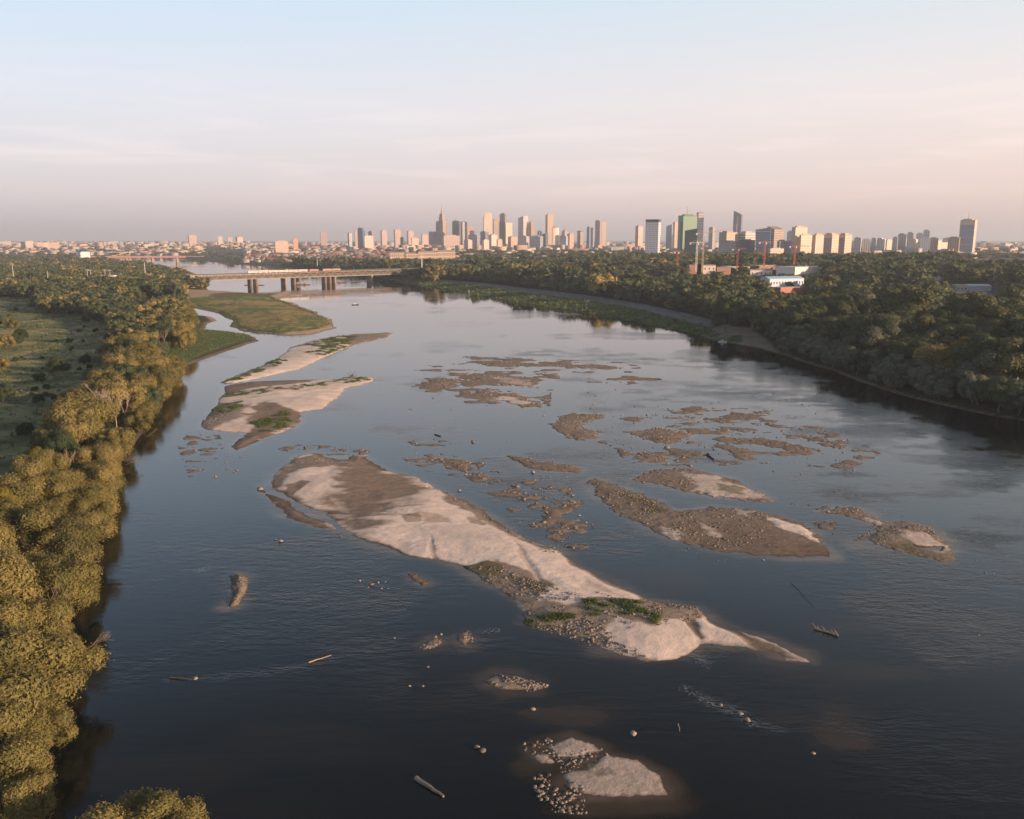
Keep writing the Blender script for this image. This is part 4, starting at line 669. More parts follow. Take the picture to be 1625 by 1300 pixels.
for t in sorted(ind, key=lambda t: t[6] if t[10] else t[7]):
    if id(t) not in lab:
        sd = 'left' if t[10] else 'right'; row = lf if t[10] else rf; j = min(range(len(row)), key=lambda q: (row[q][0]-t[0])**2+(row[q][1]-t[1])**2); RK[(sd, j)] = RK.get((sd, j), 0)+1
        lab[id(t)] = ('%s behind the %s front tree of the %s bank, %s one back' % (TA[t[4]], ordw(j+1), sd, ordw(RK[(sd, j)])), '%s trees in the %s stretch of the %s bank wood' % (TA[t[4]].split()[0], seg(t), sd))
    tree_thing(t[0], t[1], t[2], t[3], t[4], lab[id(t)][0], lab[id(t)][1], t[5])
MASS = [(t[0], t[1], t[2]-.3, t[3], t[4], t[5]) for t in T if id(t) not in ids]
# trees among the city's roofs
nC = 5200; yy = 2450*np.exp(RT.random(nC)**1.1*1.45); xx = (RT.uniform(-160, 1780, nC)-CX)/F*yy
zz = hgt(np.stack([xx, yy], 1)); px_, py_ = PROJ(xx, yy, zz)
for x, y, z, a in zip(xx, yy, zz, px_):
    if z < 3: continue
    if a < 420 and y < 3000: continue
    den = 1.0 if a < 330 else (.55 if a < 620 else .8)
    if RT.random() < den: MASS.append((x, y, z-.5, 9+9*RT.random(), 'oak' if RT.random() < .7 else 'poplar', 1.5+RT.random()))
def build_mass():
    for kind in SPEC:
        VV = []; FF = []; TT = []; nb = 0
        for lod in (0, 1, 2, 3, 4):
            def lo(d): return 0 if d < 260 else 1 if d < 420 else (2 if d < 1000 else (3 if d < 2000 else 4))
            A = [m for m in MASS if m[4] == kind and lo(math.hypot(m[0], m[1])) == lod]
            if not A: continue
            A = np.array([(m[0], m[1], m[2], m[3], m[5]) for m in A]); var = RT.integers(0, 4, len(A))
            for v in range(4):
                B = A[var == v]; n = len(B)
                if not n: continue
                V, Fc, t = crown_mesh(kind, lod, v)[:3]
                if lod == 1: keep = np.arange(0, len(Fc), 2)
                else: keep = np.arange(len(Fc))
                F0 = Fc[keep]; u, inv = np.unique(F0, return_inverse=True); V0 = V[u]; t0 = t[u]; F0 = inv.reshape(-1, 4)
                if lod == 1:
                    ctr = V0.reshape(-1, 3)
                an = RT.random(n)*6.28; c, s = np.cos(an)[:, None], np.sin(an)[:, None]; w = (B[:, 3]*B[:, 4])[:, None]
                X = (V0[None, :, 0]*c-V0[None, :, 1]*s)*w+B[:, 0:1]; Y = (V0[None, :, 0]*s+V0[None, :, 1]*c)*w+B[:, 1:2]; Z = V0[None, :, 2]*B[:, 3:4]+B[:, 2:3]
                VV.append(np.stack([X, Y, Z], -1).reshape(-1, 3)); FF.append((F0[None]+len(V0)*np.arange(n)[:, None, None]).reshape(-1, 4)+nb); nb += n*len(V0)
                TT.append(np.clip(t0[None]*.6+RT.random((n, 1))*.9, 0, 1.4).ravel())
        if VV:
            me = npmesh('distant_wood', np.concatenate(VV), np.concatenate(FF), SPEC[kind][0], attrs={'tint': np.concatenate(TT)}); print(kind, len(me.polygons))
            yield me
WL = {'willow': 'mass of olive willow crowns in the distant woods', 'grey': 'mass of grey-green willow crowns in the right bank wood', 'poplar': 'mass of poplar crowns in the distant woods', 'oak': 'mass of dark green broadleaf crowns in the distant woods', 'shrub': 'mass of dark shrubs in the distant left woods', 'golden': 'scattered golden crowns in the right bank wood'}
for me, k in zip(build_mass(), [k for k in SPEC if any(m[4] == k for m in MASS)]): link('distant_wood', me, label=WL[k], cat='wood', kind='stuff')

# bare poplar stems and fallen branches in the left belt
def bare(x, y, z, h, label, lean=.06, name='bare_tree', rz=0, tilt=0, grp='bare stems in the left bank wood'):
    rr = random.Random(int(x*7+y)); mb = MB()
    def grow(p, d, l, r, k):
        q = p+d*l; mb.beam(p, q, r, r*.6, 5 if k > 1 else 4)
        if k == 0: return
        for i in range(3 if k > 1 else 3):
            a = rr.uniform(0, 6.28); s = rr.uniform(.2, .55); dd = (d+Vector((math.cos(a)*s, math.sin(a)*s, rr.uniform(0, .3)))).normalized(); grow(q if i < 2 else p.lerp(q, rr.uniform(.4, .9)), dd, l*rr.uniform(.55, .8), r*.55, k-1)
    grow(Vector((0, 0, -.3)), Vector((rr.uniform(-lean, lean), rr.uniform(-lean, lean), 1)).normalized(), h*.36, h*.016, 4)
    o = mb.obj(name, M_DEAD, None, (x, y, z)); o.rotation_euler = (tilt*math.cos(rz), tilt*math.sin(rz), 0); prop(o, label, 'bare tree' if name == 'bare_tree' else 'driftwood', grp); return o
for i, (px, py, h) in enumerate(BARE):
    x, y = G(px, py, 2); bare(x, y, H1(x, y), h, 'pale leafless tree among olive willows, %s bare one counted from the left' % ordw([2+0, 4, 5, 6, 7, 8, 9, 3, 1][i] if False else [3, 4, 5, 6, 7, 8, 9, 2, 1][i]))
for i, (px, py, rz, lb) in enumerate([(232, 690, 1.2, 'dead branches reaching over the water at the left bank bend'), (200, 735, 1.3, 'fallen pale crown lying at the water below the bare trees'), (128, 1030, 1.4, 'bare branches poking out over dark water at lower left'), (120, 1060, 1.5, 'lower of the bare branch tangles over dark water at lower left')]):
    x, y = G(px, py, 1.5); bare(x, y, .9, 7.5, lb, .1, 'fallen_branch', rz, 1.15, None)

# grassy tufts on the bars
def tufts():
    rr = np.random.default_rng(3); A = np.array(TUFTS); n = len(A); per = 3; C = np.repeat(A[:, :3], per, 0); s = np.repeat(A[:, 3], per); C = C+rr.normal(size=C.shape)*s[:, None]*np.array([.5, .5, .22]); C[:, 2] = np.maximum(C[:, 2]+s*.3, C[:, 2])
    N_ = rr.normal(size=C.shape)+np.array([0, 0, .7]); N_ /= np.linalg.norm(N_, axis=1)[:, None]; dist = np.hypot(C[:, 0], C[:, 1]); Q = cards(C, N_, np.maximum(s*.2, dist*.0005), 1.5, rr)
    me = npmesh('weeds', Q.reshape(-1, 3), np.arange(len(Q)*4).reshape(-1, 4), M_WEED, attrs={'tint': np.repeat(rr.random(len(Q)), 4)}); link('weeds', me, label='low green weeds growing on the sandbars', cat='weeds', kind='stuff')
    # tall growth on the near spit, the peninsula's rim and along the quay
    P = []; 
    for poly, m, hh in ((SPITG, 2200, .5), (PENG, 1500, .9), (GREENB, 7000, 1.6), (MEADOW, 9000, .7)):
        q = rr.uniform(poly.min(0), poly.max(0), (m*4, 2)); d = sdf(q, poly); ok = d > -1
        if poly is PENG: ok &= (d < 7) | (rr.random(len(q)) < .06)
        q = q[ok][:m]; z = hgt(q); k = z > .15; q = q[k]; z = z[k]; P.append(np.column_stack([q, z, hh*(.5+rr.random(len(q)))*(.5+fbm(q[:, 0]/9, q[:, 1]/9, 5, 3))]))
    A = np.concatenate(P); C = np.repeat(A[:, :3], 4, 0); s = np.repeat(A[:, 3], 4); C = C+rr.normal(size=C.shape)*s[:, None]*np.array([.8, .8, .2]); C[:, 2] += s*.4; N_ = rr.normal(size=C.shape)+np.array([0, 0, .6]); N_ /= np.linalg.norm(N_, axis=1)[:, None]
    Q = cards(C, N_, s*.55, 1.4, rr); me = npmesh('tall_grass', Q.reshape(-1, 3), np.arange(len(Q)*4).reshape(-1, 4), M_WEED, attrs={'tint': np.repeat(rr.random(len(Q))*.9+.1, 4)}); link('tall_grass', me, label='tall grass and reeds on the riverside flats', cat='grass', kind='stuff')
M_WEED = leaf_mat('weed_leaves', (.065, .10, .032), (.11, .15, .05), (.19, .21, .08))
tufts()
# ------------------------------------------------------------ facades
_fm = {}
def facade(wall, win, kind='grid', sx=6., sz=7., rough=.6, glass=.25, vary=0):
    k = (wall, win, kind, sx, sz, rough, glass, vary)
    if k in _fm: return _fm[k]
    m, N, L, b = mat('facade'); t = N.new('ShaderNodeTexCoord'); s = N.new('ShaderNodeSeparateXYZ'); L.new(t.outputs['Object'], s.inputs[0])
    u = mth(N, L, 'ADD', s.outputs['X'], s.outputs['Y']); fx = mth(N, L, 'FRACT', mth(N, L, 'DIVIDE', u, sx)); fz = mth(N, L, 'FRACT', mth(N, L, 'DIVIDE', s.outputs['Z'], sz))
    px = mth(N, L, 'GREATER_THAN', fx, .42); pz = mth(N, L, 'GREATER_THAN', fz, .45)
    f = {'grid': mth(N, L, 'MULTIPLY', px, pz), 'bands': pz, 'vert': px, 'glass': mth(N, L, 'MULTIPLY_ADD', pz, .35, .6)}[kind]
    geo = N.new('ShaderNodeNewGeometry'); sn = N.new('ShaderNodeSeparateXYZ'); L.new(geo.outputs['Normal'], sn.inputs[0]); up = mth(N, L, 'LESS_THAN', mth(N, L, 'ABSOLUTE', sn.outputs['Z']), .5); f = mth(N, L, 'MULTIPLY', f, up)
    n = noise(N, L, .06, 5); n2 = noise(N, L, .35, 3)
    mx = N.new('ShaderNodeMix'); mx.data_type = 'RGBA'; L.new(f, mx.inputs['Factor']); mx.inputs['B'].default_value = (*win, 1)
    if vary:
        oi = N.new('ShaderNodeObjectInfo'); at = N.new('ShaderNodeAttribute'); at.attribute_name = 'tint'; q = mth(N, L, 'FRACT', mth(N, L, 'ADD', oi.outputs['Random'], at.outputs['Fac']))
        w0 = ramp(N, L, q, [(0, (.55, .44, .36)), (.2, (.42, .40, .38)), (.38, (.50, .34, .25)), (.55, (.62, .56, .50)), (.75, (.34, .30, .28)), (.9, (.42, .22, .15)), (1, (.60, .50, .38))])
    else:
        w0 = N.new('ShaderNodeRGB'); w0.outputs[0].default_value = (*wall, 1); w0 = w0.outputs[0]
    L.new(mulcol(N, L, w0, mth(N, L, 'MULTIPLY_ADD', n, .35, .82)), mx.inputs['A']); L.new(mulcol(N, L, mx.outputs['Result'], mth(N, L, 'MULTIPLY_ADD', n2, .3, .85)), b.inputs['Base Color'])
    L.new(mth(N, L, 'MULTIPLY_ADD', f, glass-rough, rough), b.inputs['Roughness']); _fm[k] = m; return m
WARMW = (.60, .47, .38); GLD = (.07, .09, .12); GLB = (.10, .15, .22)
ROOFM = paint((.30, .27, .25), .9, 0, .2, .1, 'flat_roof')
def box_dims(x0, x1, ytop, D, split, base=None):
    """place and size of a two-faced block from its silhouette at distance D"""
    c = AT((x0+x1)/2, ytop, D); w = (x1-x0)/F*D*1.0; z0 = (H1(c[0], D) if base is None else base)-.5
    if split is None: phi = R(4); a, b = w*.98, w*.7
    else:
        s = min(.93, max(.07, (split-x0)/(x1-x0))); phi = R(90*(1-s)); phi = min(R(72), max(R(18), phi)); a = s*w/math.cos(phi); b = (1-s)*w/math.sin(phi); b = min(b, 90); a = min(a, 110)
    # local x runs along the left face, local -y is the left face; rotate so that its normal is (-sin,-cos)
    return c, a, b, z0, c[2]-z0, -phi
def tower(x0, x1, ytop, D, split, wall, win, kind, label, extra=None, sx=6., sz=7., cat='tower', base=None, glass=.25, rough=.6, right=None, name='tower', group=None):
    c, a, b, z0, h, rz = box_dims(x0, x1, ytop, D, split, base); yc = D+b*.5
    e = empty(name, (c[0]*1.0, yc, z0), rz, label=label, cat=cat, group=group); fm = facade(wall, win, kind, sx, sz, rough, glass)
    hx, hy = a/2, b/2; cap = extra or []
    if 'slope' in cap:
        MB().prism([(-hx, -hy), (hx, -hy), (hx, hy), (-hx, hy)], 0, 0, zt=[h*.93, h, h, h*.93]).obj('facade', fm, e); 
    elif 'slopel' in cap:
        MB().prism([(-hx, -hy), (hx, -hy), (hx, hy), (-hx, hy)], 0, 0, zt=[h, h*.90, h*.90, h]).obj('facade', fm, e)
    elif 'lean' in cap:
        MB().add([(-hx*.8, -hy, 0), (hx, -hy, 0), (hx, hy, 0), (-hx*.8, hy, 0), (-hx, -hy, h*.93), (hx*.92, -hy, h), (hx*.92, hy, h), (-hx, hy, h*.93)], [(3, 2, 1, 0), (0, 1, 5, 4), (1, 2, 6, 5), (2, 3, 7, 6), (3, 0, 4, 7), (4, 5, 6, 7)]).obj('facade', fm, e)
    elif 'round' in cap:
        mb = MB(); pts = [(hx*math.cos(i*math.pi/12), hy*math.sin(i*math.pi/12)) for i in range(24)]; mb.prism(pts, 0, h*.93); mb.obj('facade', fm, e); MB().prism([(x*.8, y*.8) for x, y in pts], h*.93, h).obj('roof', ROOFM, e)
    elif 'stepped' in cap:
        mb = MB(); mb.box(-hx, hx, -hy, hy, 0, h*.78); mb.box(-hx*.8, hx*.8, -hy*.8, hy*.8, h*.78+.01, h*.9); mb.box(-hx*.5, hx*.5, -hy*.5, hy*.5, h*.9+.01, h*.97); mb.obj('facade', fm, e); MB().box(-hx*.2, hx*.2, -hy*.2, hy*.2, h*.97, h).obj('roof', ROOFM, e)
    elif 'curve' in cap:
        mb = MB(); n = 8
        for i in range(n):
            t0, t1 = i/n, (i+1)/n; o0 = -hx*.25*math.sin(t0*2.6); o1 = -hx*.25*math.sin(t1*2.6); mb.add([(-hx+o0, -hy, h*t0), (hx*.9+o0, -hy, h*t0), (hx*.9+o0, hy, h*t0), (-hx+o0, hy, h*t0), (-hx+o1, -hy, h*t1), (hx*.9+o1, -hy, h*t1-(h*.03 if i == n-1 else 0)), (hx*.9+o1, hy, h*t1-(h*.03 if i == n-1 else 0)), (-hx+o1, hy, h*t1)], [(0, 1, 5, 4), (1, 2, 6, 5), (2, 3, 7, 6), (3, 0, 4, 7), (4, 5, 6, 7)])
        mb.obj('facade', fm, e)
    else:
        MB().box(-hx, hx, -hy, hy, 0, h).obj('facade', fm, e)
        rb = MB(); p = min(2.2, h*.03); rb.box(-hx*.72, hx*.5, -hy*.6, hy*.6, h+.01, h+p*1.6); rb.box(-hx*1.01, hx*1.01, -hy*1.01, hy*1.01, h-p*.8, h+.005); rb.obj('roof', paint(tuple(v*.8 for v in wall), .8, 0, .12, .1, 'roof_edge') if 'crown' not in cap else ROOFM, e)
    if 'crown' in cap: MB().box(-hx*.99, hx*.99, -hy*.99, hy*.99, h+.3, h+h*.06).obj('roof_crown', paint((.07, .07, .09), .5, 0, .1, .1, 'dark_cladding'), e)
    if 'flare' in cap:
        MB().add([(-hx*1.02, -hy*1.02, h), (hx*1.02, -hy*1.02, h), (hx*1.02, hy*1.02, h), (-hx*1.02, hy*1.02, h), (-hx*1.12, -hy*1.12, h+4), (hx*1.12, -hy*1.12, h+4), (hx*1.12, hy*1.12, h+4), (-hx*1.12, hy*1.12, h+4)], [(0, 1, 5, 4), (1, 2, 6, 5), (2, 3, 7, 6), (3, 0, 4, 7), (4, 5, 6, 7)]).obj('roof_crown', paint(wall, .7), e)
    for q in cap:
        if isinstance(q, tuple):
            if q[0] == 'mast': MB().beam((q[2]*hx, 0, h), (q[2]*hx, 0, h+q[1]*.35), 1.6, 1.1, 6).beam((q[2]*hx, 0, h+q[1]*.35), (q[2]*hx, 0, h+q[1]), .9, .35, 5).obj('mast', paint((.35, .25, .22), .5), e)
            if q[0] == 'topbox': MB().box(-hx*.95+q[2]*hx, -hx*.95+q[2]*hx+q[3]*hx, -hy*.7, hy*.7, h-.2, h+q[1]).obj('rooftop_block', paint(tuple(v*.7 for v in wall), .7), e)
            if q[0] == 'stripe': MB().box(hx*q[1], hx*q[2], -hy-.6, -hy-.01, h*.04, h*.86).obj('glass_shade_strip', paint(q[3], .3), e)  # on some towers the strip paints the left face's shade
            if q[0] == 'balcony':
                mb = MB(); nb = int(q[1])
                for i in range(nb): z = h*(i+.6)/nb; mb.box(-hx*.97, hx*.97, -hy-1.2, -hy-.01, z, z+.9)
                mb.obj('balconies', paint((.62, .58, .55), .7), e)
    return e
T_ = tower
def palace():
    D = 5000; x, _, _ = AT(701, 380, D); z0 = H1(x, D); p = 1/F*D; st = facade((.50, .39, .35), (.22, .19, .20), 'vert', 7., 7., .8, .5); e = empty('palace_tower', (x, D+30, z0), R(-32), label='tall stepped stone tower with a thin spire, leftmost of the skyline giants', cat='tower')
    def zt(py): return CAMZ-(py-HORIZ)/F*D-z0
    MB().box(-34, 30, -30, 30, 0, zt(376)).obj('podium', st, e); MB().box(-22, 22, -22, 22, 0, zt(352)).box(-25, -15, -25, -15, 0, zt(354)).box(15, 25, -25, -15, 0, zt(354)).box(-25, -15, 15, 25, 0, zt(354)).box(15, 25, 15, 25, 0, zt(354)).obj('shaft', st, e)
    MB().box(-12, 12, -12, 12, zt(352), zt(345)).box(-9, 9, -9, 9, zt(345), zt(341)).obj('upper_tiers', st, e); MB().cyl(0, 0, zt(341), zt(337), 6.5, 5, 10).cyl(0, 0, zt(337), zt(334), 3.5, 2.2, 8).obj('lantern', paint((.42, .26, .22), .6), e); MB().cyl(0, 0, zt(334), zt(326), 1.7, .3, 6).obj('spire', paint((.25, .2, .2), .5), e)
    for k in (-1, 1):
        for j in (-1, 1): MB().cyl(k*20, j*20, zt(352.3), zt(349), 1.6, .3, 4).obj('pinnacle', paint((.34, .25, .23), .7), e)
    MB().box(-80, -38, -20, 40, 0, zt(368)).obj('side_wing', st, e)
palace()
T_(700, 730, 374, 4800, 701, (.62, .47, .42), (.3, .22, .2), 'grid', 'long low pink block at the foot of the stepped stone tower', cat='building', name='office_block')
T_(717.5, 729, 351, 5100, 727, (.24, .22, .21), (.13, .13, .15), 'vert', 'dark brown slab tower right of the spired tower', [('mast', 22, -.1)])
T_(730.5, 741, 352.3, 5060, 734, (.40, .34, .32), (.25, .23, .24), 'vert', 'pale slab tower close right of the dark brown slab tower', [('balcony', 6)])
T_(740.5, 752, 360.5, 4900, 741.5, (.56, .38, .31), (.35, .24, .2), 'bands', 'short pink slab beside the pale slab tower', cat='building', name='office_block')
T_(770, 780.5, 338, 5500, 773, (.50, .40, .36), (.4, .33, .3), 'glass', 'hazy pale tower rising behind the cream slab', )
T_(766.5, 779, 344, 5000, 768, (.72, .60, .47), (.45, .38, .33), 'vert', 'cream slab tower with a dark knob on its left roof corner', [('topbox', 24, .35, .45), ('stripe', .1, .9, (.5, .42, .36))])
T_(782.5, 793, 348, 5050, 784, (.50, .38, .29), (.34, .27, .22), 'vert', 'tan slab tower between the cream and the dark tower')
T_(793, 804, 340, 5100, 801, (.27, .24, .24), (.17, .16, .18), 'grid', 'tall dark grey tower right of the tan slab', [('mast', 14, .1), ('topbox', 6, .3, 1.2)])
T_(802, 813, 355, 4800, 802.6, (.80, .68, .52), (.6, .5, .4), 'vert', 'bright cream sunlit tower in front of the dark grey one', ['flare'])
T_(822.5, 838, 342.5, 5000, 830.5, (.70, .62, .56), (.30, .28, .30), 'bands', 'tower with a shaded left face and white right face, top sloping', ['slope'])
T_(836, 848, 351, 5000, 843, (.44, .31, .27), (.28, .2, .19), 'vert', 'stepped pinkish brown tower beside the two-toned one', ['stepped'])
T_(866, 878, 341, 5050, 869, (.58, .42, .30), (.34, .26, .22), 'vert', 'tall tan square tower with a rooftop mast', [('mast', 20, -.1), ('topbox', 7, .5, .9)])
T_(876, 888, 359, 4850, 877, (.74, .64, .54), (.5, .45, .4), 'grid', 'short white round-topped tower at the foot of the tall tan one', ['round'])
T_(892, 902, 367, 4700, 896, (.42, .32, .28), (.2, .2, .22), 'grid', 'squat brown tower with a small roof block, right of the white round one', [('topbox', 9, .7, .8)])
T_(853, 860, 367, 4900, 856, (.46, .33, .26), (.2, .18, .18), 'grid', 'small brown block between the skyscrapers', cat='building', name='office_block')
T_(860.5, 870, 370, 4600, 866, (.18, .21, .26), (.08, .11, .16), 'glass', 'low bluish glass block in front of the tall tan tower', ['slope'], cat='building', name='office_block')
T_(806, 821, 376, 4300, 811, (.50, .33, .25), (.25, .18, .16), 'grid', 'wide brown brick block below the bright cream tower', cat='building', name='office_block')
T_(823, 840, 375, 4300, 835, (.46, .43, .43), (.28, .28, .32), 'grid', 'grey office block with pink right end below the two-toned tower', cat='building', name='office_block')
T_(842, 862, 375, 4400, 857, (.40, .42, .46), (.2, .24, .3), 'bands', 'wide blue-grey office block left of the glass block', cat='building', name='office_block')
T_(888, 902, 374.5, 4200, 898, (.44, .40, .42), (.24, .24, .3), 'grid', 'grey block with a sunlit end under the squat brown tower', cat='building', name='office_block')
T_(902, 911, 371, 4700, 904, (.60, .42, .34), (.4, .3, .26), 'grid', 'pink block right of the squat brown tower', cat='building', name='office_block')
T_(916.5, 926, 368, 4800, 921, (.38, .30, .28), (.17, .17, .2), 'grid', 'brownish block with a dark top standing alone', ['crown'], cat='building', name='office_block')
T_(931.5, 938, 360.5, 5200, 935, (.26, .30, .38), (.16, .2, .28), 'glass', 'left half of the blue glass twin block')
T_(938, 943.5, 362, 5150, 941, (.34, .38, .45), (.2, .24, .32), 'glass', 'right paler half of the blue glass twin block')
T_(945, 955, 350.5, 5200, 952, (.38, .32, .33), (.24, .21, .24), 'grid', 'grey brown tower with a crane on its roof, right of the blue twin block', [('mast', 24, -.8)])
T_(954.5, 962.5, 352, 5400, 955.2, (.58, .42, .38), (.42, .32, .3), 'vert', 'pink tower joined to the grey brown tower')
T_(762, 775, 368, 4500, 770, (.30, .29, .33), (.16, .17, .22), 'glass', 'low dark glass block in front of the cream slab', cat='building', name='office_block')
T_(775, 789, 373, 4300, 780, (.60, .50, .44), (.35, .3, .3), 'grid', 'pale midrise block under the tan slab', cat='building', name='office_block')
T_(743, 762, 373, 4300, 757, (.36, .34, .38), (.2, .2, .26), 'bands', 'grey-blue wide block right of the pink low block', cat='building', name='office_block')
T_(736, 749, 381, 3900, 743, (.60, .47, .42), (.3, .25, .26), 'grid', 'small pink and grey block in the trees below the slab towers', cat='building', name='office_block')
T_(765, 776, 381, 3900, 768, (.74, .57, .44), (.5, .4, .33), 'grid', 'small cream block in the trees below the cream slab', cat='building', name='office_block')
T_(788, 797, 380, 3900, 790, (.70, .50, .38), (.4, .3, .25), 'grid', 'small orange-pink block in the trees below the dark grey tower', cat='building', name='office_block')
T_(1009.5, 1021, 359, 4200, 1013, (.52, .38, .31), (.34, .26, .22), 'vert', 'tan tower standing left of the white gridded tower')
T_(1025.5, 1051, 352, 2500, 1044.5, (.66, .66, .70), (.30, .33, .38), 'grid', 'white gridded tower with a dark end wall and dark crown', ['crown'], 4.2, 5.2)
T_(1058, 1069, 356, 4300, 1066, (.30, .36, .44), (.2, .26, .34), 'glass', 'pale blue glass tower behind the gap left of the green tower', ['slope'])
T_(1069, 1079, 353, 4350, 1071, (.62, .46, .40), (.45, .36, .33), 'vert', 'pink tower joined to the pale blue glass tower')
T_(1080, 1108, 342, 2600, 1085, (.17, .26, .20), (.15, .27, .20), 'glass', 'wide green glass tower with an antenna mast', [('mast', 26, -.3), ('stripe', .0, .95, (.05, .10, .11))], 5, 6, glass=.3, rough=.4)
T_(1088, 1108, 362.5, 2480, 1106, (.035, .065, .06), (.03, .06, .06), 'glass', 'dark green glass block in front of the green tower', ['slope'], 5, 6, glass=.3, cat='building', name='office_block')
T_(1107.5, 1118.5, 336.5, 4600, 1109.5, (.42, .40, .42), (.25, .26, .3), 'bands', 'slender curved grey tower right of the green tower', ['curve'], 12, 14)
T_(1126, 1136, 361.5, 4200, 1131, (.42, .36, .36), (.26, .24, .27), 'grid', 'small grey pink tower between the curved and the leaning tower')
T_(1165.5, 1181, 334.5, 4500, 1176.5, (.20, .21, .27), (.12, .14, .2), 'vert', 'dark blue tower with a slanted top and lower left step', ['slopel', ('stripe', -.1, .25, (.45, .33, .32))])
T_(1165, 1170, 356.5, 4420, 1168.5, (.22, .24, .3), (.14, .16, .22), 'glass', 'lower step attached left of the dark blue tower')
T_(1145, 1172, 368.5, 2700, 1153, (.50, .40, .30), (.26, .22, .2), 'grid', 'wide tan brick block left of the white banded block', cat='building', name='office_block', sx=5, sz=5)
T_(1144, 1174, 383, 2500, 1158, (.44, .42, .43), (.26, .26, .3), 'grid', 'grey apartment block in front of the tan brick block', cat='building', name='apartment_block')
T_(1176, 1201, 369, 2700, 1183, (.66, .58, .52), (.20, .20, .24), 'bands', 'white office block with strong horizontal bands', cat='building', name='office_block', sx=5, sz=8)
T_(1175, 1200, 381, 2500, 1197, (.10, .11, .14), (.06, .07, .1), 'glass', 'low black glass block below the white banded block', cat='building', name='office_block')
T_(1200.5, 1227, 361, 2600, 1223, (.13, .19, .27), (.10, .15, .23), 'glass', 'blue glass block with a leaning silhouette', ['lean', ('balcony', 3)], 5, 7, cat='building', name='office_block', glass=.22)
T_(1222, 1246.5, 359, 2700, 1229, (.36, .27, .22), (.18, .15, .14), 'bands', 'dark brown block with a slanted top right of the blue glass block', ['slopel'], 5, 7, cat='building', name='office_block')
T_(1236, 1250, 382, 2400, 1238, (.30, .30, .33), (.1, .12, .16), 'grid', 'low grey block below the brown slant-topped block', cat='building', name='office_block')
T_(1223, 1248, 394.5, 2330, 1224, (.68, .56, .52), (.4, .2, .17), 'grid', 'low white and red block at the foot of the blue glass block', cat='building', name='office_block')
T_(1250, 1263, 368, 2500, 1261, (.36, .37, .41), (.2, .22, .26), 'grid', 'grey shaded apartment slab left of the bright cream one', cat='apartment block', name='apartment_block')
T_(1261, 1284.5, 360.5, 2400, 1264, (.72, .56, .45), (.56, .43, .35), 'vert', 'tallest bright cream apartment slab on the right', cat='apartment block', name='apartment_block', sx=5)
T_(1272, 1292.5, 372.5, 2370, 1273, (.74, .57, .45), (.58, .44, .35), 'grid', 'lower cream step in front of the tallest cream slab', cat='apartment block', name='apartment_block')
T_(1293, 1310, 372.5, 2400, 1295.5, (.72, .56, .46), (.52, .42, .36), 'vert', 'cream apartment slab second from the tallest one', cat='apartment block', name='apartment_block', sx=5)
T_(1310.5, 1334.5, 372, 2420, 1320, (.68, .51, .40), (.42, .34, .29), 'grid', 'cream apartment tower with a shaded grey left half', [('stripe', -.9, .9, (.24, .24, .28))], cat='apartment block', name='apartment_block')  # grey strip puts the left face's shade into colour
T_(1334.5, 1354.5, 372, 2440, 1341, (.68, .50, .40), (.42, .34, .29), 'grid', 'rightmost of the row of cream apartment towers, dark shade painted at left', [('stripe', -.9, .8, (.22, .22, .26))], cat='apartment block', name='apartment_block')  # dark strip is painted shade on the left face
for i, (a, b, y, sp, w) in enumerate([(1357, 1370, 378, 1366, 'grey'), (1370, 1384, 380, 1381, 'pale'), (1384, 1393, 378.5, 1390, 'pale grey'), (1393, 1408, 379, 1400, 'pale'), (1408, 1418, 381, 1409, 'cream'), (1418, 1427, 377, 1424, 'grey'), (1427, 1441, 372, 1438, 'grey'), (1434, 1446, 380, 1436, 'cream'), (1441, 1452, 370, 1449, 'shaded'), (1446, 1460, 380, 1453, 'cream'),
                                       (1456, 1468, 371, 1466, 'blue-grey'), (1467, 1478, 366, 1475, 'grey'), (1462, 1478, 378, 1476, 'blue-grey'), (1478, 1491, 378, 1481, 'pink'), (1488, 1497, 382, 1489, 'cream'), (1493, 1513, 385.5, 1495, 'white'), (1508, 1529.5, 377, 1521, 'tan'), (1350, 1364, 383, 1361, 'grey')]):
    col = {'grey': (.54, .51, .52), 'pale': (.72, .66, .63), 'pale grey': (.62, .59, .60), 'cream': (.80, .66, .55), 'shaded': (.46, .45, .49), 'blue-grey': (.42, .46, .53), 'pink': (.66, .47, .38), 'white': (.76, .60, .50), 'tan': (.52, .37, .28)}[w]
    T_(a, b, y, 3000+60*(i % 4), sp, col, tuple(v*.6 for v in col), ('grid', 'vert', 'grid')[i % 3], '%s apartment block, %s from the left in the estate by the lone tower' % (w, ordw(i+1)), cat='apartment block', name='apartment_block', group='apartment blocks of the housing estate', sx=7, sz=6)
T_(1529, 1557, 349, 3000, 1545.5, (.70, .53, .42), (.52, .40, .34), 'grid', 'lone tall tower at far right with a shade-blue left face and a roof mast', [('mast', 24, -.1), ('stripe', -.97, .97, (.24, .28, .36)), ('balcony', 5)], sx=5, sz=6)  # blue strip paints shade across the whole left face
T_(1500, 1531, 378, 4200, 1529, (.30, .29, .3), (.2, .2, .22), 'bands', 'long grey hall behind the tan block at far right', cat='building', name='office_block')
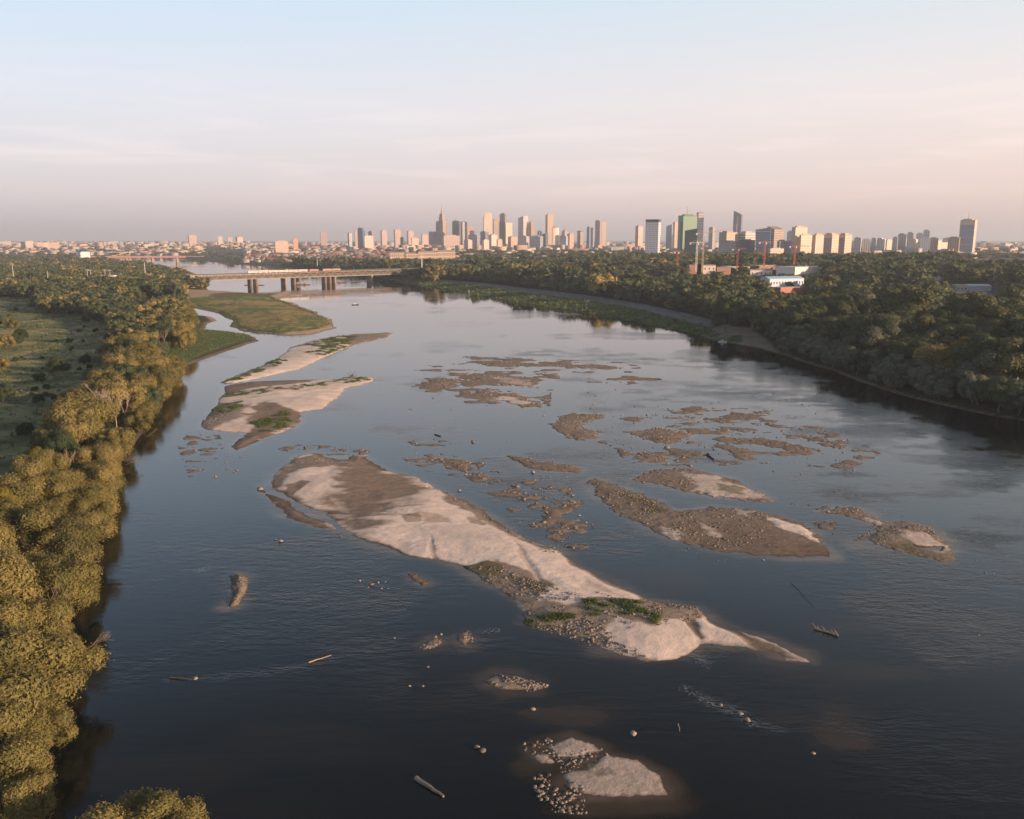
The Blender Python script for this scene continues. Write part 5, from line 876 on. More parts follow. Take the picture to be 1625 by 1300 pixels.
# left and centre skyline
T_(507, 518, 368.5, 5600, 509, (.46, .34, .32), (.32, .25, .25), 'grid', 'lone pinkish slab tower above the old town roofs')
T_(562, 568, 368, 4600, 563.5, (.66, .48, .36), (.4, .3, .25), 'vert', 'orange-lit tower attached left of the blue glass high-rise', cat='tower')
T_(567, 578, 366, 4500, 575.5, (.10, .16, .26), (.08, .13, .22), 'glass', 'dark blue glass high-rise with a rooftop mast', [('mast', 30, -.6), ('topbox', 14, .0, 1.5)], glass=.15)
T_(577, 591, 375, 4400, 578, (.78, .68, .60), (.6, .5, .45), 'bands', 'low white block right of the dark blue high-rise', cat='building', name='office_block')
T_(584, 593, 367.5, 5000, 590, (.34, .32, .35), (.22, .22, .26), 'glass', 'hazy grey block behind the dark blue high-rise')
T_(551, 558, 370, 5000, 554, (.28, .33, .36), (.2, .25, .28), 'glass', 'small greenish block left of the dark blue high-rise', cat='building', name='office_block')
for a, b, y, w in [(603, 613.5, 366, 'left'), (624, 635.5, 365, 'middle'), (645, 656, 367, 'right')]: T_(a, b, y, 4700, a+3, (.56, .43, .38), (.42, .33, .31), 'vert', '%s one of three alike pink apartment towers left of the spired tower' % w, name='apartment_tower', group='three pink apartment towers')
T_(668, 679, 372.5, 4500, 670, (.66, .50, .42), (.4, .32, .3), 'grid', 'cream block between the pink towers and the spired tower', cat='building', name='office_block')
T_(635, 641, 377, 4500, 640, (.16, .18, .22), (.1, .12, .16), 'glass', 'small dark block between two pink apartment towers', cat='building', name='office_block')
T_(652, 664, 378, 4100, 654, (.70, .55, .46), (.45, .36, .32), 'grid', 'pale building with an arched front below the pink towers', cat='building', name='office_block')
T_(295, 310, 373.5, 6500, 300, (.56, .40, .34), (.44, .33, .3), 'vert', 'pink apartment tower alone on the left horizon')
T_(344, 352, 375.5, 6200, 346, (.62, .50, .45), (.5, .4, .37), 'grid', 'small pale tower on the left horizon above the old town')
T_(358, 369, 377, 6200, 361, (.52, .42, .4), (.4, .33, .33), 'grid', 'broad low tower second on the left horizon', cat='building', name='office_block')
T_(372, 384, 376.5, 6200, 377, (.50, .40, .37), (.4, .32, .31), 'grid', 'twin low tower third on the left horizon', cat='building', name='office_block')
T_(433, 455, 383, 3900, 436, (.66, .50, .40), (.4, .32, .28), 'grid', 'large cream palace-like building in the old town', cat='building', name='office_block')
T_(463, 472, 379, 4000, 465, (.58, .34, .26), (.4, .26, .2), 'grid', 'square brick castle tower in the old town', [('mast', 12, 0)], cat='building', name='castle_tower')
T_(56, 66, 385, 5200, 58, (.66, .50, .42), (.5, .4, .35), 'grid', 'pink block at left horizon, left of two alike', cat='building', name='apartment_block')
T_(38, 50, 383, 5200, 40, (.74, .58, .46), (.55, .44, .38), 'grid', 'bright cream block at the left horizon', cat='building', name='apartment_block')
T_(72, 90, 385.5, 5100, 76, (.66, .50, .42), (.5, .4, .35), 'vert', 'wide pink block at left horizon, right of two alike', cat='building', name='apartment_block')
T_(119, 139, 400.5, 3000, 129, (.70, .66, .68), (.6, .56, .58), 'bands', 'white flat warehouse at the left end of the far bridge', cat='warehouse', name='warehouse', base=7)

# ------------------------------------------------------------ the low city
HM = facade((.6, .5, .4), (.13, .13, .15), 'grid', 4.5, 4., .85, .4, 1)
def roof_mat():
    m, N, L, b = mat('pitched_roofs'); at = N.new('ShaderNodeAttribute'); at.attribute_name = 'tint'; oi = N.new('ShaderNodeObjectInfo'); q = mth(N, L, 'FRACT', mth(N, L, 'ADD', mth(N, L, 'MULTIPLY', at.outputs['Fac'], 1.7), mth(N, L, 'MULTIPLY', oi.outputs['Random'], 3.1)))
    c = ramp(N, L, q, [(0, (.34, .12, .075)), (.35, (.42, .17, .11)), (.6, (.24, .13, .10)), (.78, (.26, .25, .26)), (1, (.42, .40, .40))]); n = noise(N, L, .3, 4); L.new(mulcol(N, L, c, mth(N, L, 'MULTIPLY_ADD', n, .5, .75)), b.inputs['Base Color']); b.inputs['Roughness'].default_value = .85; return m
ROOFS = roof_mat(); FLAT = facade((.5, .46, .43), (.5, .46, .43), 'vert', 9., 9., .9, .9, 2)
def house_arr(gable):
    """unit house: walls (mi 0) and roof (mi 1) as quads"""
    if gable:
        V = [(-.5, -.5, 0), (.5, -.5, 0), (.5, .5, 0), (-.5, .5, 0), (-.5, -.5, .72), (.5, -.5, .72), (.5, .5, .72), (-.5, .5, .72), (-.52, 0, 1), (.52, 0, 1), (-.52, -.55, .71), (.52, -.55, .71), (.52, .55, .71), (-.52, .55, .71), (-.5, 0, .98), (.5, 0, .98)]
        Fq = [(0, 1, 5, 4), (1, 2, 6, 5), (2, 3, 7, 6), (3, 0, 4, 7), (4, 7, 14, 14), (6, 5, 15, 15), (10, 11, 9, 8), (12, 13, 8, 9)]; mi = [0, 0, 0, 0, 0, 0, 1, 1]
        Fq[4] = (4, 14, 7, 0); Fq[5] = (5, 6, 15, 1); Fq[4] = (7, 4, 14, 14)
    V = [(-.5, -.5, 0), (.5, -.5, 0), (.5, .5, 0), (-.5, .5, 0), (-.5, -.5, .75), (.5, -.5, .75), (.5, .5, .75), (-.5, .5, .75)] if gable else [(-.5, -.5, 0), (.5, -.5, 0), (.5, .5, 0), (-.5, .5, 0), (-.5, -.5, .96), (.5, -.5, .96), (.5, .5, .96), (-.5, .5, .96)]
    Fw = [(0, 1, 5, 4), (1, 2, 6, 5), (2, 3, 7, 6), (3, 0, 4, 7)]
    if gable: V2 = [(-.53, -.54, .745), (.53, -.54, .745), (.53, .54, .745), (-.53, .54, .745), (-.40, -.02, 1), (.40, -.02, 1), (.40, .02, 1), (-.40, .02, 1)]
    else: V2 = [(-.505, -.505, .95), (.505, -.505, .95), (.505, .505, .95), (-.505, .505, .95), (-.505, -.505, 1), (.505, -.505, 1), (.505, .505, 1), (-.505, .505, 1)]
    Fr = [(0, 1, 5, 4), (1, 2, 6, 5), (2, 3, 7, 6), (3, 0, 4, 7), (4, 5, 6, 7)]
    return np.array(V), np.array(Fw), np.array(V2), np.array(Fr)
def low_city():
    rr = np.random.default_rng(99); B = []
    def put(px0, px1, D0, D1, n, w, h, gable, tag, zc=None):
        D = D0*(D1/D0)**rr.random(n); px = rr.uniform(px0, px1, n); x = (px-CX)/F*D; z = hgt(np.column_stack([x, D]))
        for i in range(n):
            if z[i] < 4: continue
            B.append([x[i], D[i], z[i]-1, w[0]+(w[1]-w[0])*rr.random()**1.5, (w[0]+(w[1]-w[0])*rr.random()**2)*.55, h[0]+(h[1]-h[0])*rr.random()**2, rr.uniform(-1.2, 1.2), rr.random() < gable, tag])
    put(395, 625, 2850, 3700, 430, (14, 34), (11, 20), .93, 'old')
    put(395, 640, 3700, 5200, 260, (18, 50), (14, 27), .5, 'old')
    put(640, 1060, 2750, 3700, 120, (18, 60), (9, 17), .2, 'park'); put(640, 1060, 3700, 5200, 300, (20, 70), (14, 34), .15, 'centre')
    put(1060, 1530, 2600, 5200, 260, (20, 70), (10, 30), .15, 'north'); put(1535, 1750, 2900, 3600, 330, (12, 46), (7, 14), .1, 'depot'); put(1530, 1750, 3500, 6500, 120, (20, 90), (8, 26), .1, 'north')
    put(-60, 330, 3950, 5200, 260, (18, 60), (12, 24), .45, 'far'); put(-60, 400, 5200, 9500, 420, (25, 90), (16, 44), .1, 'far'); put(320, 1750, 5200, 9500, 420, (25, 90), (18, 42), .05, 'sky')
    put(150, 330, 3950, 4300, 30, (25, 70), (12, 20), .5, 'far')
    # the sea of stalls and sheds of the depot catches the light
    B.sort(key=lambda q: -(q[3]*q[5])/(q[1]**2))
    meshes = {}
    for g in (True, False):
        V, Fw, V2, Fr = house_arr(g); meshes[g] = (npmesh('walls', V, Fw, HM, attrs={'tint': np.zeros(8)}), npmesh('roof', V2, Fr, ROOFS if g else FLAT, attrs={'tint': np.zeros(8)}))
    names = {'old': ('house', 'pitched-roof old town house', 'flat-roofed old town building', 'old town houses'), 'park': ('building', 'pitched-roof building among park trees', 'pale low building among park trees', 'low buildings in the park'),
             'centre': ('building', 'pitched-roof city block below the skyscrapers', 'flat-roofed city block below the skyscrapers', 'city blocks below the skyscrapers'), 'north': ('building', 'gabled block past the right wood', 'flat block past the right wood', 'blocks beyond the right bank wood'),
             'depot': ('shed', 'pitched shed in the sprawl of pale sheds at far right', 'pale flat shed in the sprawl at far right', 'sheds at far right'), 'far': ('building', 'pitched-roof building on the far left skyline', 'flat-roofed building on the far left skyline', 'buildings on the far left'), 'sky': ('building', 'hazy gabled block on the far horizon', 'hazy block on the far horizon', 'hazy blocks on the horizon')}
    cnt = {}; N1 = 250; key = lambda q: (q[8], bool(q[7]))
    order = {id(q): 1+sum(1 for r in B[:N1] if key(r) == key(q) and r[0]/r[1] < q[0]/q[1]) for q in B[:N1]}
    for q in B[:N1]:
        x, y, z, w, d, h, rz, g, tag = q; nm = names[tag]; e = empty('house' if tag == 'old' else 'city_building', (x, y, z), rz); e.scale = (w, d, h); prop(e, (nm[1] if g else nm[2])+', %s from the left' % ordw(order[id(q)]), nm[0], nm[3]+(' with pitched roofs' if g else ' with flat roofs'))
        link('walls', meshes[g][0], e); link('roof', meshes[g][1], e)
    for g in (True, False):
        Q = [q for q in B[N1:] if q[7] == g]; A = np.array([q[:7] for q in Q], float); n = len(A); V, Fw, V2, Fr = house_arr(g); VV = np.concatenate([V, V2]); FF = np.concatenate([Fw, Fr+8]); mi = np.array([0]*4+[1]*5); c, s = np.cos(A[:, 6])[:, None], np.sin(A[:, 6])[:, None]
        lx = VV[None, :, 0]*A[:, 3:4]; ly = VV[None, :, 1]*A[:, 4:5]; P = np.stack([lx*c-ly*s+A[:, 0:1], lx*s+ly*c+A[:, 1:2], VV[None, :, 2]*A[:, 5:6]+A[:, 2:3]], -1).reshape(-1, 3); Fc = (FF[None]+16*np.arange(n)[:, None, None]).reshape(-1, 4)
        me = npmesh('distant_houses', P, Fc, [HM, ROOFS if g else FLAT], attrs={'tint': np.repeat(rr.random(n), 16)}, mi=np.tile(mi, n)); link('distant_houses', me, label='countless small %s buildings of the far city' % ('pitched-roof' if g else 'flat-roofed'), cat='houses', kind='stuff')
    print('city', len(B))
low_city()
def long_building():   # cream barracks-like building on the escarpment
    D = 2475; segs = [(619, 642, 399), (644, 664, 400), (664, 694, 397.5), (694, 722, 396.5)]; cx = AT(670, 400, D)[0]; z0 = H1(cx, D)+1; e = empty('long_building', (cx, D, z0), 0, label='long cream building with many windows on the wooded slope in the centre', cat='building')
    wm = paint((.70, .52, .39), .8, 0, .15, .2, 'cream_plaster')
    for a, b, y in segs:
        xa, xb = AT(a, 400, D)[0]-cx, AT(b, 400, D)[0]-cx; h = CAMZ-(y-HORIZ)/F*D-z0; w = MB().box(xa, xb, -8, 8, 0, h*.9).obj('wing', wm, e); MB().box(xa-.6, xb+.6, -8.6, 8.6, h*.9, h, 0, (3, 6)).obj('roof', paint((.40, .30, .26), .8), w); mb = MB()
        nw = int((xb-xa)/5)
        for i in range(nw):
            for j in range(3): x = xa+2.5+i*(xb-xa-4)/max(1, nw-1); mb.box(x-.9, x+.9, -8.15, -8.01, h*(.12+.27*j), h*(.12+.27*j)+h*.15)
        mb.obj('windows', paint((.16, .13, .13), .4), w)
long_building()

# ------------------------------------------------------------ works, sheds and houses beyond the right bank wood
def shed(x0, x1, yt, yb, D, wall, roofc, label, name='building', cat='building', wins=0, depth=22, split=0, gabled=False):
    a = AT(x0, yt, D); b = AT(x1, yt, D+split); z0 = CAMZ-(yb-HORIZ)/F*D; h = a[2]-z0; c = (a+b)/2; rz = math.atan2(b[1]-a[1], b[0]-a[0]); Lh = math.hypot(b[0]-a[0], b[1]-a[1])/2
    e = empty(name, (c[0], c[1], z0-.0), rz, label=label, cat=cat); MB().box(-Lh, Lh, 0, depth, -14, h*.9).obj('walls', paint(wall, .8, 0, .18, .3), e)
    if gabled: MB().add([(-Lh-.4, -.5, h*.86), (Lh+.4, -.5, h*.86), (Lh+.4, depth+.5, h*.86), (-Lh-.4, depth+.5, h*.86), (-Lh-.4, depth/2, h*1.1), (Lh+.4, depth/2, h*1.1)], [(3, 2, 1, 0), (0, 1, 5, 4), (2, 3, 4, 5), (1, 2, 5), (3, 0, 4)]).obj('roof', paint(roofc, .55), e)
    else: MB().box(-Lh-.3, Lh+.3, -.3, depth+.3, h*.9, h).obj('roof', paint(roofc, .7), e)
    nw = wins
    for i in range(nw):
        x = -Lh+Lh*2*(i+.5)/nw; f = MB().box(x-1.1, x+1.1, -.12, -.01, h*.35, h*.66).obj('window', paint((.75, .75, .75), .6), e); MB().box(x-.8, x+.8, -.2, -.125, h*.38, h*.63).obj('pane', paint((.05, .07, .1), .15), f)
    return e
shed(1222, 1276, 441, 456, 1110, (.56, .64, .78), (.35, .50, .68), 'pale blue building with a blue roof and a row of windows in the right wood', wins=12, depth=18, split=22, gabled=True)
shed(1239, 1277, 456.5, 470, 1075, (.42, .17, .12), (.34, .25, .22), 'dark red brick wall building below the pale blue one', depth=16, split=25)
shed(1094, 1106, 420.5, 431, 1390, (.38, .19, .14), (.36, .24, .2), 'small orange brick block at the left end of the works', depth=14)
shed(1116, 1136, 420.5, 431, 1400, (.72, .60, .52), (.4, .28, .24), 'small white block next to the orange brick block at the works', wins=3)
shed(1138, 1160, 424, 433, 1410, (.36, .21, .17), (.30, .22, .19), 'low red brick hall in the middle of the works')
shed(1153, 1190, 423, 435, 1450, (.64, .48, .42), (.66, .56, .50), 'long pinkish hall with a pale roof at the works', depth=40)
shed(1191, 1226, 428, 438, 1400, (.70, .64, .62), (.42, .24, .18), 'white walled hall with a rust roof at the works', wins=5)
shed(1196, 1246, 421.5, 429, 1480, (.52, .30, .25), (.60, .52, .48), 'far red hall behind the rust-roofed hall', depth=40)
shed(1262, 1304, 424, 436, 1370, (.80, .72, .68), (.80, .66, .58), 'bright white hall at the right end of the works', depth=36, split=40)
shed(1283, 1302, 441, 449, 1250, (.5, .5, .52), (.55, .55, .58), 'small grey canopy below the bright white hall', depth=14)
shed(1477, 1497, 440, 450, 1370, (.78, .74, .74), (.82, .76, .74), 'white modern house with stacked terraces in the right wood', wins=4, name='house', cat='house', depth=14)
shed(1480, 1492, 437.5, 440.2, 1385, (.6, .6, .62), (.5, .5, .5), 'grey rooftop storey of the white modern house', depth=8, name='house', cat='house')
shed(1404, 1422, 451, 459, 1180, (.50, .50, .54), (.60, .56, .54), 'small grey gabled house among trees in the right wood', depth=14, gabled=True, name='house', cat='house')
shed(1518, 1536, 452, 462, 1150, (.60, .46, .40), (.62, .56, .52), 'pale house left of the white arched hall', depth=12, name='house', cat='house', wins=3)
shed(1540, 1574, 452.5, 461, 1160, (.72, .72, .76), (.86, .84, .84), 'white arched hall in the clearing at right', depth=20, gabled=True, name='hall', cat='hall')
shed(1520, 1568, 464, 469, 1080, (.55, .6, .56), (.62, .62, .60), 'long low green-grey wall building in the clearing at right', depth=8, name='hall', cat='hall')
shed(1529, 1533.5, 467, 474, 1040, (.85, .85, .85), (.85, .85, .85), 'white kiosk box in the clearing at right', depth=4, name='kiosk', cat='kiosk')
shed(170, 187, 450.5, 455.5, 1330, (.62, .48, .38), (.80, .74, .66), 'small cream flat building in the left wood', depth=9, wins=3)
shed(160, 180, 437, 439.5, 1420, (.5, .5, .52), (.62, .6, .6), 'thin pale roof glimpsed in the left wood', depth=12)
shed(0, 8, 446, 452, 1380, (.5, .38, .32), (.42, .3, .26), 'brownish house cut by the left frame edge', depth=9, name='house', cat='house')
shed(710, 734, 450, 456.5, 1520, (.62, .60, .60), (.5, .48, .46), 'pale riverside wall block at the start of the quay', depth=8)
# parked cars in the clearing
def car_protos():
    P = []
    for i, c in enumerate([(.55, .55, .57), (.06, .06, .07), (.30, .05, .04), (.10, .16, .28)]):
        b = MB().box(-2.1, 2.1, -.9, .9, .3, .85, 0, (.08, .08)).box(-1.2, 1.4, -.8, .8, .851, 1.45, 0, (.45, .15)).mesh('body', paint(c, .3)); g = MB().add([(-1.25, -.84, .88), (1.45, -.84, .88), (1.0, -.72, 1.36), (-.75, -.72, 1.36)], [(0, 1, 2, 3)]).mesh('side_window', paint((.03, .04, .05), .1)); w = MB()
        for x in (-1.3, 1.3):
            for y in (-.85, .85): w.beam((x, y-.1, .33), (x, y+.1, .33), .33, .33, 10)
        P.append((b, g, w.mesh('wheels', paint((.03, .03, .03), .8))))
    return P
CP = car_protos(); rc = random.Random(4)
for r in range(4):
    for i in range(9):
        c = G(1512+i*8+rc.uniform(-1, 1), 476+r*4.6, 8); x, y = c; z = H1(x, y); e = empty('parked_car', (x, y, z+.1), rc.uniform(-.2, .2)+1.4, cat='car', group='cars parked in the clearing'); k = rc.randrange(4); e['label'] = '%s car in the crowded car park in the clearing at right' % ('silver', 'black', 'dark red', 'blue')[k]; e['label'] = '%s parked car, %s in the %s car row of the clearing at right' % (('silver', 'black', 'dark red', 'blue')[k], ordw(i+1), ordw(r+1))
        for m_, n_ in zip(CP[k], ('body', 'side_window', 'wheels')): link(n_, m_, e)

# ------------------------------------------------------------ tower cranes
RED = paint((.50, .12, .07), .5, 0, .1, 1, 'crane_red'); WHT = paint((.7, .66, .62), .5, 0, .1, 1, 'crane_white'); YEL = paint((.55, .42, .25), .5, 0, .1, 1, 'crane_yellow')
def crane(px, yt, yb, D, j0, j1, m, label, dip=0):
    t = AT(px, yt, D); z0 = CAMZ-(yb-HORIZ)/F*D; h = t[2]-z0; e = empty('tower_crane', (t[0], D, z0), 0, label=label, cat='crane', group='tower cranes at the works'); mb = MB(); w = .95
    for a in (-w, w):
        for b in (-w, w): mb.beam((a, b, 0), (a, b, h*.93), .24, .24, 4)
    n = int(h/4)
    for i in range(n):
        z = h*.93*i/n; z1 = h*.93*(i+1)/n; s = 1 if i % 2 else -1; mb.beam((-w*s, -w, z), (w*s, -w, z1), .15, .15, 4).beam((-w, -w*s, z), (-w, w*s, z1), .15, .15, 4)
    mb.obj('mast', m, e); k = D/F; a0 = (j0-px)*k; a1 = (j1-px)*k; zj = h*.93; mb = MB()
    mb.beam((a0*.25, -.6, zj), (a1, -.6, zj+dip), .3, .2, 4).beam((0, .6, zj), (a1, .6, zj+dip), .3, .2, 4).beam((0, 0, zj+1.6), (a1, 0, zj+.8+dip), .25, .2, 4)
    n = max(4, int(abs(a1)/3))
    for i in range(n): x = a1*i/n; x1 = a1*(i+.5)/n; x2 = a1*(i+1)/n; d1 = dip*i/n; mb.beam((x, -.6, zj+d1), (x1, 0, zj+1.5+d1), .12, .12, 4).beam((x1, 0, zj+1.5+d1), (x2, -.6, zj+d1), .12, .12, 4)
    mb.obj('jib', m, e); MB().beam((0, 0, zj), (a0, 0, zj), .45, .4, 4).obj('counter_jib', m, e); MB().box(a0-1.2, a0+1.2, -1.1, 1.1, zj-2.4, zj+.6).obj('counterweight', paint((.6, .52, .46), .8), e)
    MB().beam((0, 0, zj), (0, 0, h+1.5), .7, .15, 4).obj('tower_top', m, e); MB().beam((0, 0, h+1.2), (a1*.7, 0, zj+1.4+dip*.7), .08, .08, 3).beam((0, 0, h+1.2), (a0, 0, zj+.3), .08, .08, 3).obj('tie_bars', m, e); MB().box(.9, 2.6, -1.2, .4, zj-2.6, zj-.2).obj('cab', paint((.8, .8, .8), .4), e)
crane(1075.5, 398, 426, 1400, 1071, 1084, RED, 'short red tower crane left of the green tower')
crane(1106.5, 382, 430, 1300, 1096, 1116, WHT, 'white tower crane with a red and white counterweight in front of the green tower')
crane(1117, 366, 431, 1350, 1106, 1158, YEL, 'pale crane with a long jib reaching right past the green tower', 6)
crane(1171, 393, 424, 1420, 1163, 1184, RED, 'thin red crane in front of the tan brick block')
crane(1214.5, 382, 423, 1400, 1206, 1226, RED, 'reddish crane in front of the blue glass block')
crane(1262, 389, 419, 1400, 1254, 1284, RED, 'red crane in front of the tallest cream slab')

# ------------------------------------------------------------ the truss bridge
STEEL = paint((.23, .21, .17), .6, 0, .2, .3, 'grey_green_steel'); PIER = paint((.30, .24, .20), .9, 0, .25, .4, 'pier_stone')
def bridge():
    A = AT(305, 433, 1440); Bp = AT(650, 427.2, 1735); A = Vector((A[0], A[1], 0)); Bv = Vector((Bp[0], Bp[1], 0)); L_ = (Bv-A).length; ang = math.atan2(Bv.y-A.y, Bv.x-A.x); e = empty('truss_bridge', (A.x, A.y, 0), ang, label='long grey double-deck steel truss bridge crossing the river', cat='bridge')
    W_ = 8.5; zt, zb = 22.5, 12.4; n = 26; p = L_/n
    for s, nm in ((-1, 'near'), (1, 'far')):
        mb = MB(); y = s*W_; mb.box(0, L_, y-.35, y+.35, zt-1.7, zt-.5); mb.box(0, L_, y-.4, y+.4, zb, zb+1.3)
        for i in range(n):
            x = i*p; mb.beam((x, y, zb+.8), (x+p/2, y, zt-1), .62, .62, 4); mb.beam((x+p/2, y, zt-1), (x+p, y, zb+.8), .62, .62, 4)
            mb.beam((x, y, zb+.8), (x, y, zt-1), .3, .3, 4)
        mb.obj('truss_side', STEEL, e)
    MB().box(-14, L_+90, -W_-1.6, W_+1.6, zt-.5, zt+.25).obj('upper_deck', paint((.13, .115, .10), .9), e); MB().box(0, L_, -W_+.5, W_-.5, zb+1.4, zb+1.9).obj('lower_deck', paint((.15, .14, .14), .9), e)
    MB().box(0, L_, -W_+1.6, -W_+1.9, zb+1.9, zt-3.2).obj('deck_shade_screen', paint((.13, .095, .075), .9), e)  # dark sheet added to paint the shade seen between truss members
    for s in (-1, 1):
        mb = MB(); y = s*(W_+1.5); mb.box(-14, L_+90, y-.05, y+.05, zt+1.25, zt+1.4); mb.box(-14, L_+90, y-.03, y+.03, zt+.7, zt+.78)
        for i in range(0, int(L_+100), 4): mb.box(i-14-.05, i-14+.05, y-.04, y+.04, zt+.25, zt+1.3)
        mb.obj('railing', STEEL, e)
    for px in (321, 436, 516, 580): # piers below the truss
        t = (px-305)/(650-305)*L_*.985; mb = MB(); mb.prism([(t-2, -7), (t-1, -9), (t+1, -9), (t+2, -7), (t+2, 7), (t+1, 9), (t-1, 9), (t-2, 7)], -3, zb-1.2); mb.box(t-2.4, t+2.4, -9.5, 9.5, zb-1.2, zb-.02); mb.obj('pier', PIER, e)
    for px in (389, 455, 505): # broad paired piers
        t = (px-305)/(650-305)*L_*.985
        for dx in (-5, 5): MB().prism([(t+dx-1.9, -6), (t+dx, -8), (t+dx+1.9, -6), (t+dx+1.9, 6), (t+dx-1.9, 6)], -3, zb-.02).obj('pier', PIER, e)
    MB().box(L_, L_+7, -11, 11, -1, zt-.52).obj('abutment', PIER, e); MB().box(-8, 0, -11, 11, -1, zt-.52).obj('abutment', PIER, e)
    for i in range(14):
        x = 10+i*L_/13.4; q = empty('street_lamp', e.matrix_world@Vector((0, 0, 0))); p_ = Vector((A.x, A.y, 0))+Vector((math.cos(ang)*x-math.sin(ang)*-9.6, math.sin(ang)*x+math.cos(ang)*-9.6, zt+.25)); q.location = p_; q.rotation_euler = (0, 0, ang); prop(q, 'slim grey lamp on the near railing of the truss bridge, %s from its left end' % ordw(i+1), 'street lamp', 'lamps along the truss bridge')
        MB().cyl(0, 0, 0, 7, .16, .1, 6).beam((0, 0, 7), (0, 1.6, 7.3), .09, .07, 5).obj('pole', STEEL, q); MB().box(-.2, .2, 1.2, 2.2, 7.25, 7.42).obj('lamp_head', paint((.5, .5, .5), .4), q)
    def train(x0, cars, body, stripe, y, label, name='train'):
        c = Vector((math.cos(ang), math.sin(ang), 0)); nrm = Vector((-math.sin(ang), math.cos(ang), 0)); o = empty(name, A+c*x0+nrm*y+Vector((0, 0, zt+.3)), ang, label=label, cat='train' if name == 'train' else 'tram'); x = 0
        for i in range(cars):
            b = MB().box(x, x+18.5, -1.4, 1.4, .75, 3.5, 0, (.15, .2)).box(x+1, x+17.5, -1.1, 1.1, 3.501, 3.8).box(x+1.5, x+5, -1.1, 1.1, .1, .749).box(x+13, x+17, -1.1, 1.1, .1, .749).obj('carriage', paint(body, .4, 0, .1), o); MB().box(x+.6, x+17.9, -1.47, -1.39, 1.9, 2.8).obj('windows', paint(stripe, .15), b); x += 19.2
    train(95, 6, (.62, .52, .48), (.10, .09, .1), -5, 'long pale train on the upper deck of the truss bridge')
    train(213, 1, (.38, .11, .085), (.08, .07, .08), -5, 'red locomotive-like carriage leading the pale train')
    train(245, 2, (.34, .13, .10), (.2, .18, .17), 3, 'red tram on the far track of the truss bridge', 'tram')
bridge()
def far_bridge():
    D = 3080; a = AT(136, 405.5, D); b = AT(298, 406.5, D+60); z = 19.5; e = empty('girder_bridge', (a[0], D, 0), math.atan2(60, b[0]-a[0]), label='pinkish red girder bridge far upriver at left', cat='bridge'); L_ = b[0]-a[0]; m = paint((.48, .20, .16), .6, 0, .1, .05, 'red_girder')
    MB().box(0, L_, -8, -7, z-4.5, z).box(0, L_, 7, 8, z-4.5, z).obj('girder', m, e); MB().box(-40, L_+60, -10, 10, z+.01, z+1.2).obj('deck', paint((.5, .4, .36), .9), e)
    mb = MB(); mb.box(0, L_, -10, -9.8, z+1.3, z+2.5); mb.obj('railing', paint((.5, .3, .27), .6), e)
    for px in (162, 201, 243, 283): t = (px-136)/162*L_; MB().prism([(t-4, -9), (t, -13), (t+4, -9), (t+4, 9), (t-4, 9)], -3, z-4.52).obj('pier', PIER, e)
far_bridge()

# ------------------------------------------------------------ on and by the water
def barge(px, py, Ln, rz, label, crane_=True):
    x, y = G(px, py); e = empty('barge', (x, y, 0), rz, label=label, cat='barge', group='barges at the bridge piers'); MB().prism([(-Ln/2, -3), (Ln/2-2, -3), (Ln/2, -1), (Ln/2, 1), (Ln/2-2, 3), (-Ln/2, 3)], -.5, 1.1).obj('hull', paint((.13, .11, .10), .7), e); MB().box(-Ln*.35, -Ln*.1, -1.8, 1.8, 1.11, 3.6).box(-Ln*.33, -Ln*.2, -1.5, 1.5, 3.61, 5).obj('cabin', paint((.36, .30, .27), .6), e)
    if crane_: MB().box(Ln*.05, Ln*.2, -1.4, 1.4, 1.11, 3.4).beam((Ln*.12, 0, 3), (Ln*.3, 0, 7.5), .35, .25, 4).beam((Ln*.3, 0, 7.5), (Ln*.42, 0, 3.6), .25, .15, 4).obj('digger', paint((.35, .22, .10), .6), e)
barge(404, 453, 34, .1, 'dark barge with a digger between the left bridge piers'); barge(480, 452, 30, -.1, 'dark work barge with a cabin right of the broad bridge piers'); barge(543, 449, 20, 0, 'small low barge before the right bridge pier', False)
def boat(px, py, Ln, rz, col, label, cabin=True):
    x, y = G(px, py); e = empty('boat', (x, y, 0), rz, label=label, cat='boat'); w = Ln*.16; MB().add([(-Ln/2, -w, .7), (Ln*.25, -w, .75), (Ln/2, 0, 1), (Ln*.25, w, .75), (-Ln/2, w, .7), (-Ln/2, -w*.7, -.2), (Ln*.25, -w*.6, -.2), (Ln*.42, 0, -.2), (Ln*.25, w*.6, -.2), (-Ln/2, w*.7, -.2)], [(0, 5, 6, 1), (1, 6, 7, 2), (2, 7, 8, 3), (3, 8, 9, 4), (4, 9, 5, 0), (0, 1, 2, 3, 4)]).obj('hull', paint(col, .5), e)
    if cabin: MB().box(-Ln*.25, Ln*.1, -w*.6, w*.6, .72, 1.9, 0, (.15, .1)).obj('cabin', paint((.6, .6, .6), .4), e)
boat(564, 484, 9, .2, (.05, .05, .05), 'dark boat drifting alone in mid river below the bridge'); boat(285, 425, 22, .1, (.08, .08, .09), 'dark boat on the far river before the girder bridge'); boat(1147, 543.5, 7, -.3, (.75, .75, .75), 'small white boat moored at the end of the quay'); boat(380, 424, 26, 0, (.5, .4, .36), 'pale river boat moored at the far quay', True)
boat(352, 420, 24, 0, (.5, .36, .33), 'pinkish boat moored at the far quay left of the pale one', True); boat(310, 417, 30, 0, (.4, .38, .36), 'grey ship moored at the far quay near the girder bridge', True)
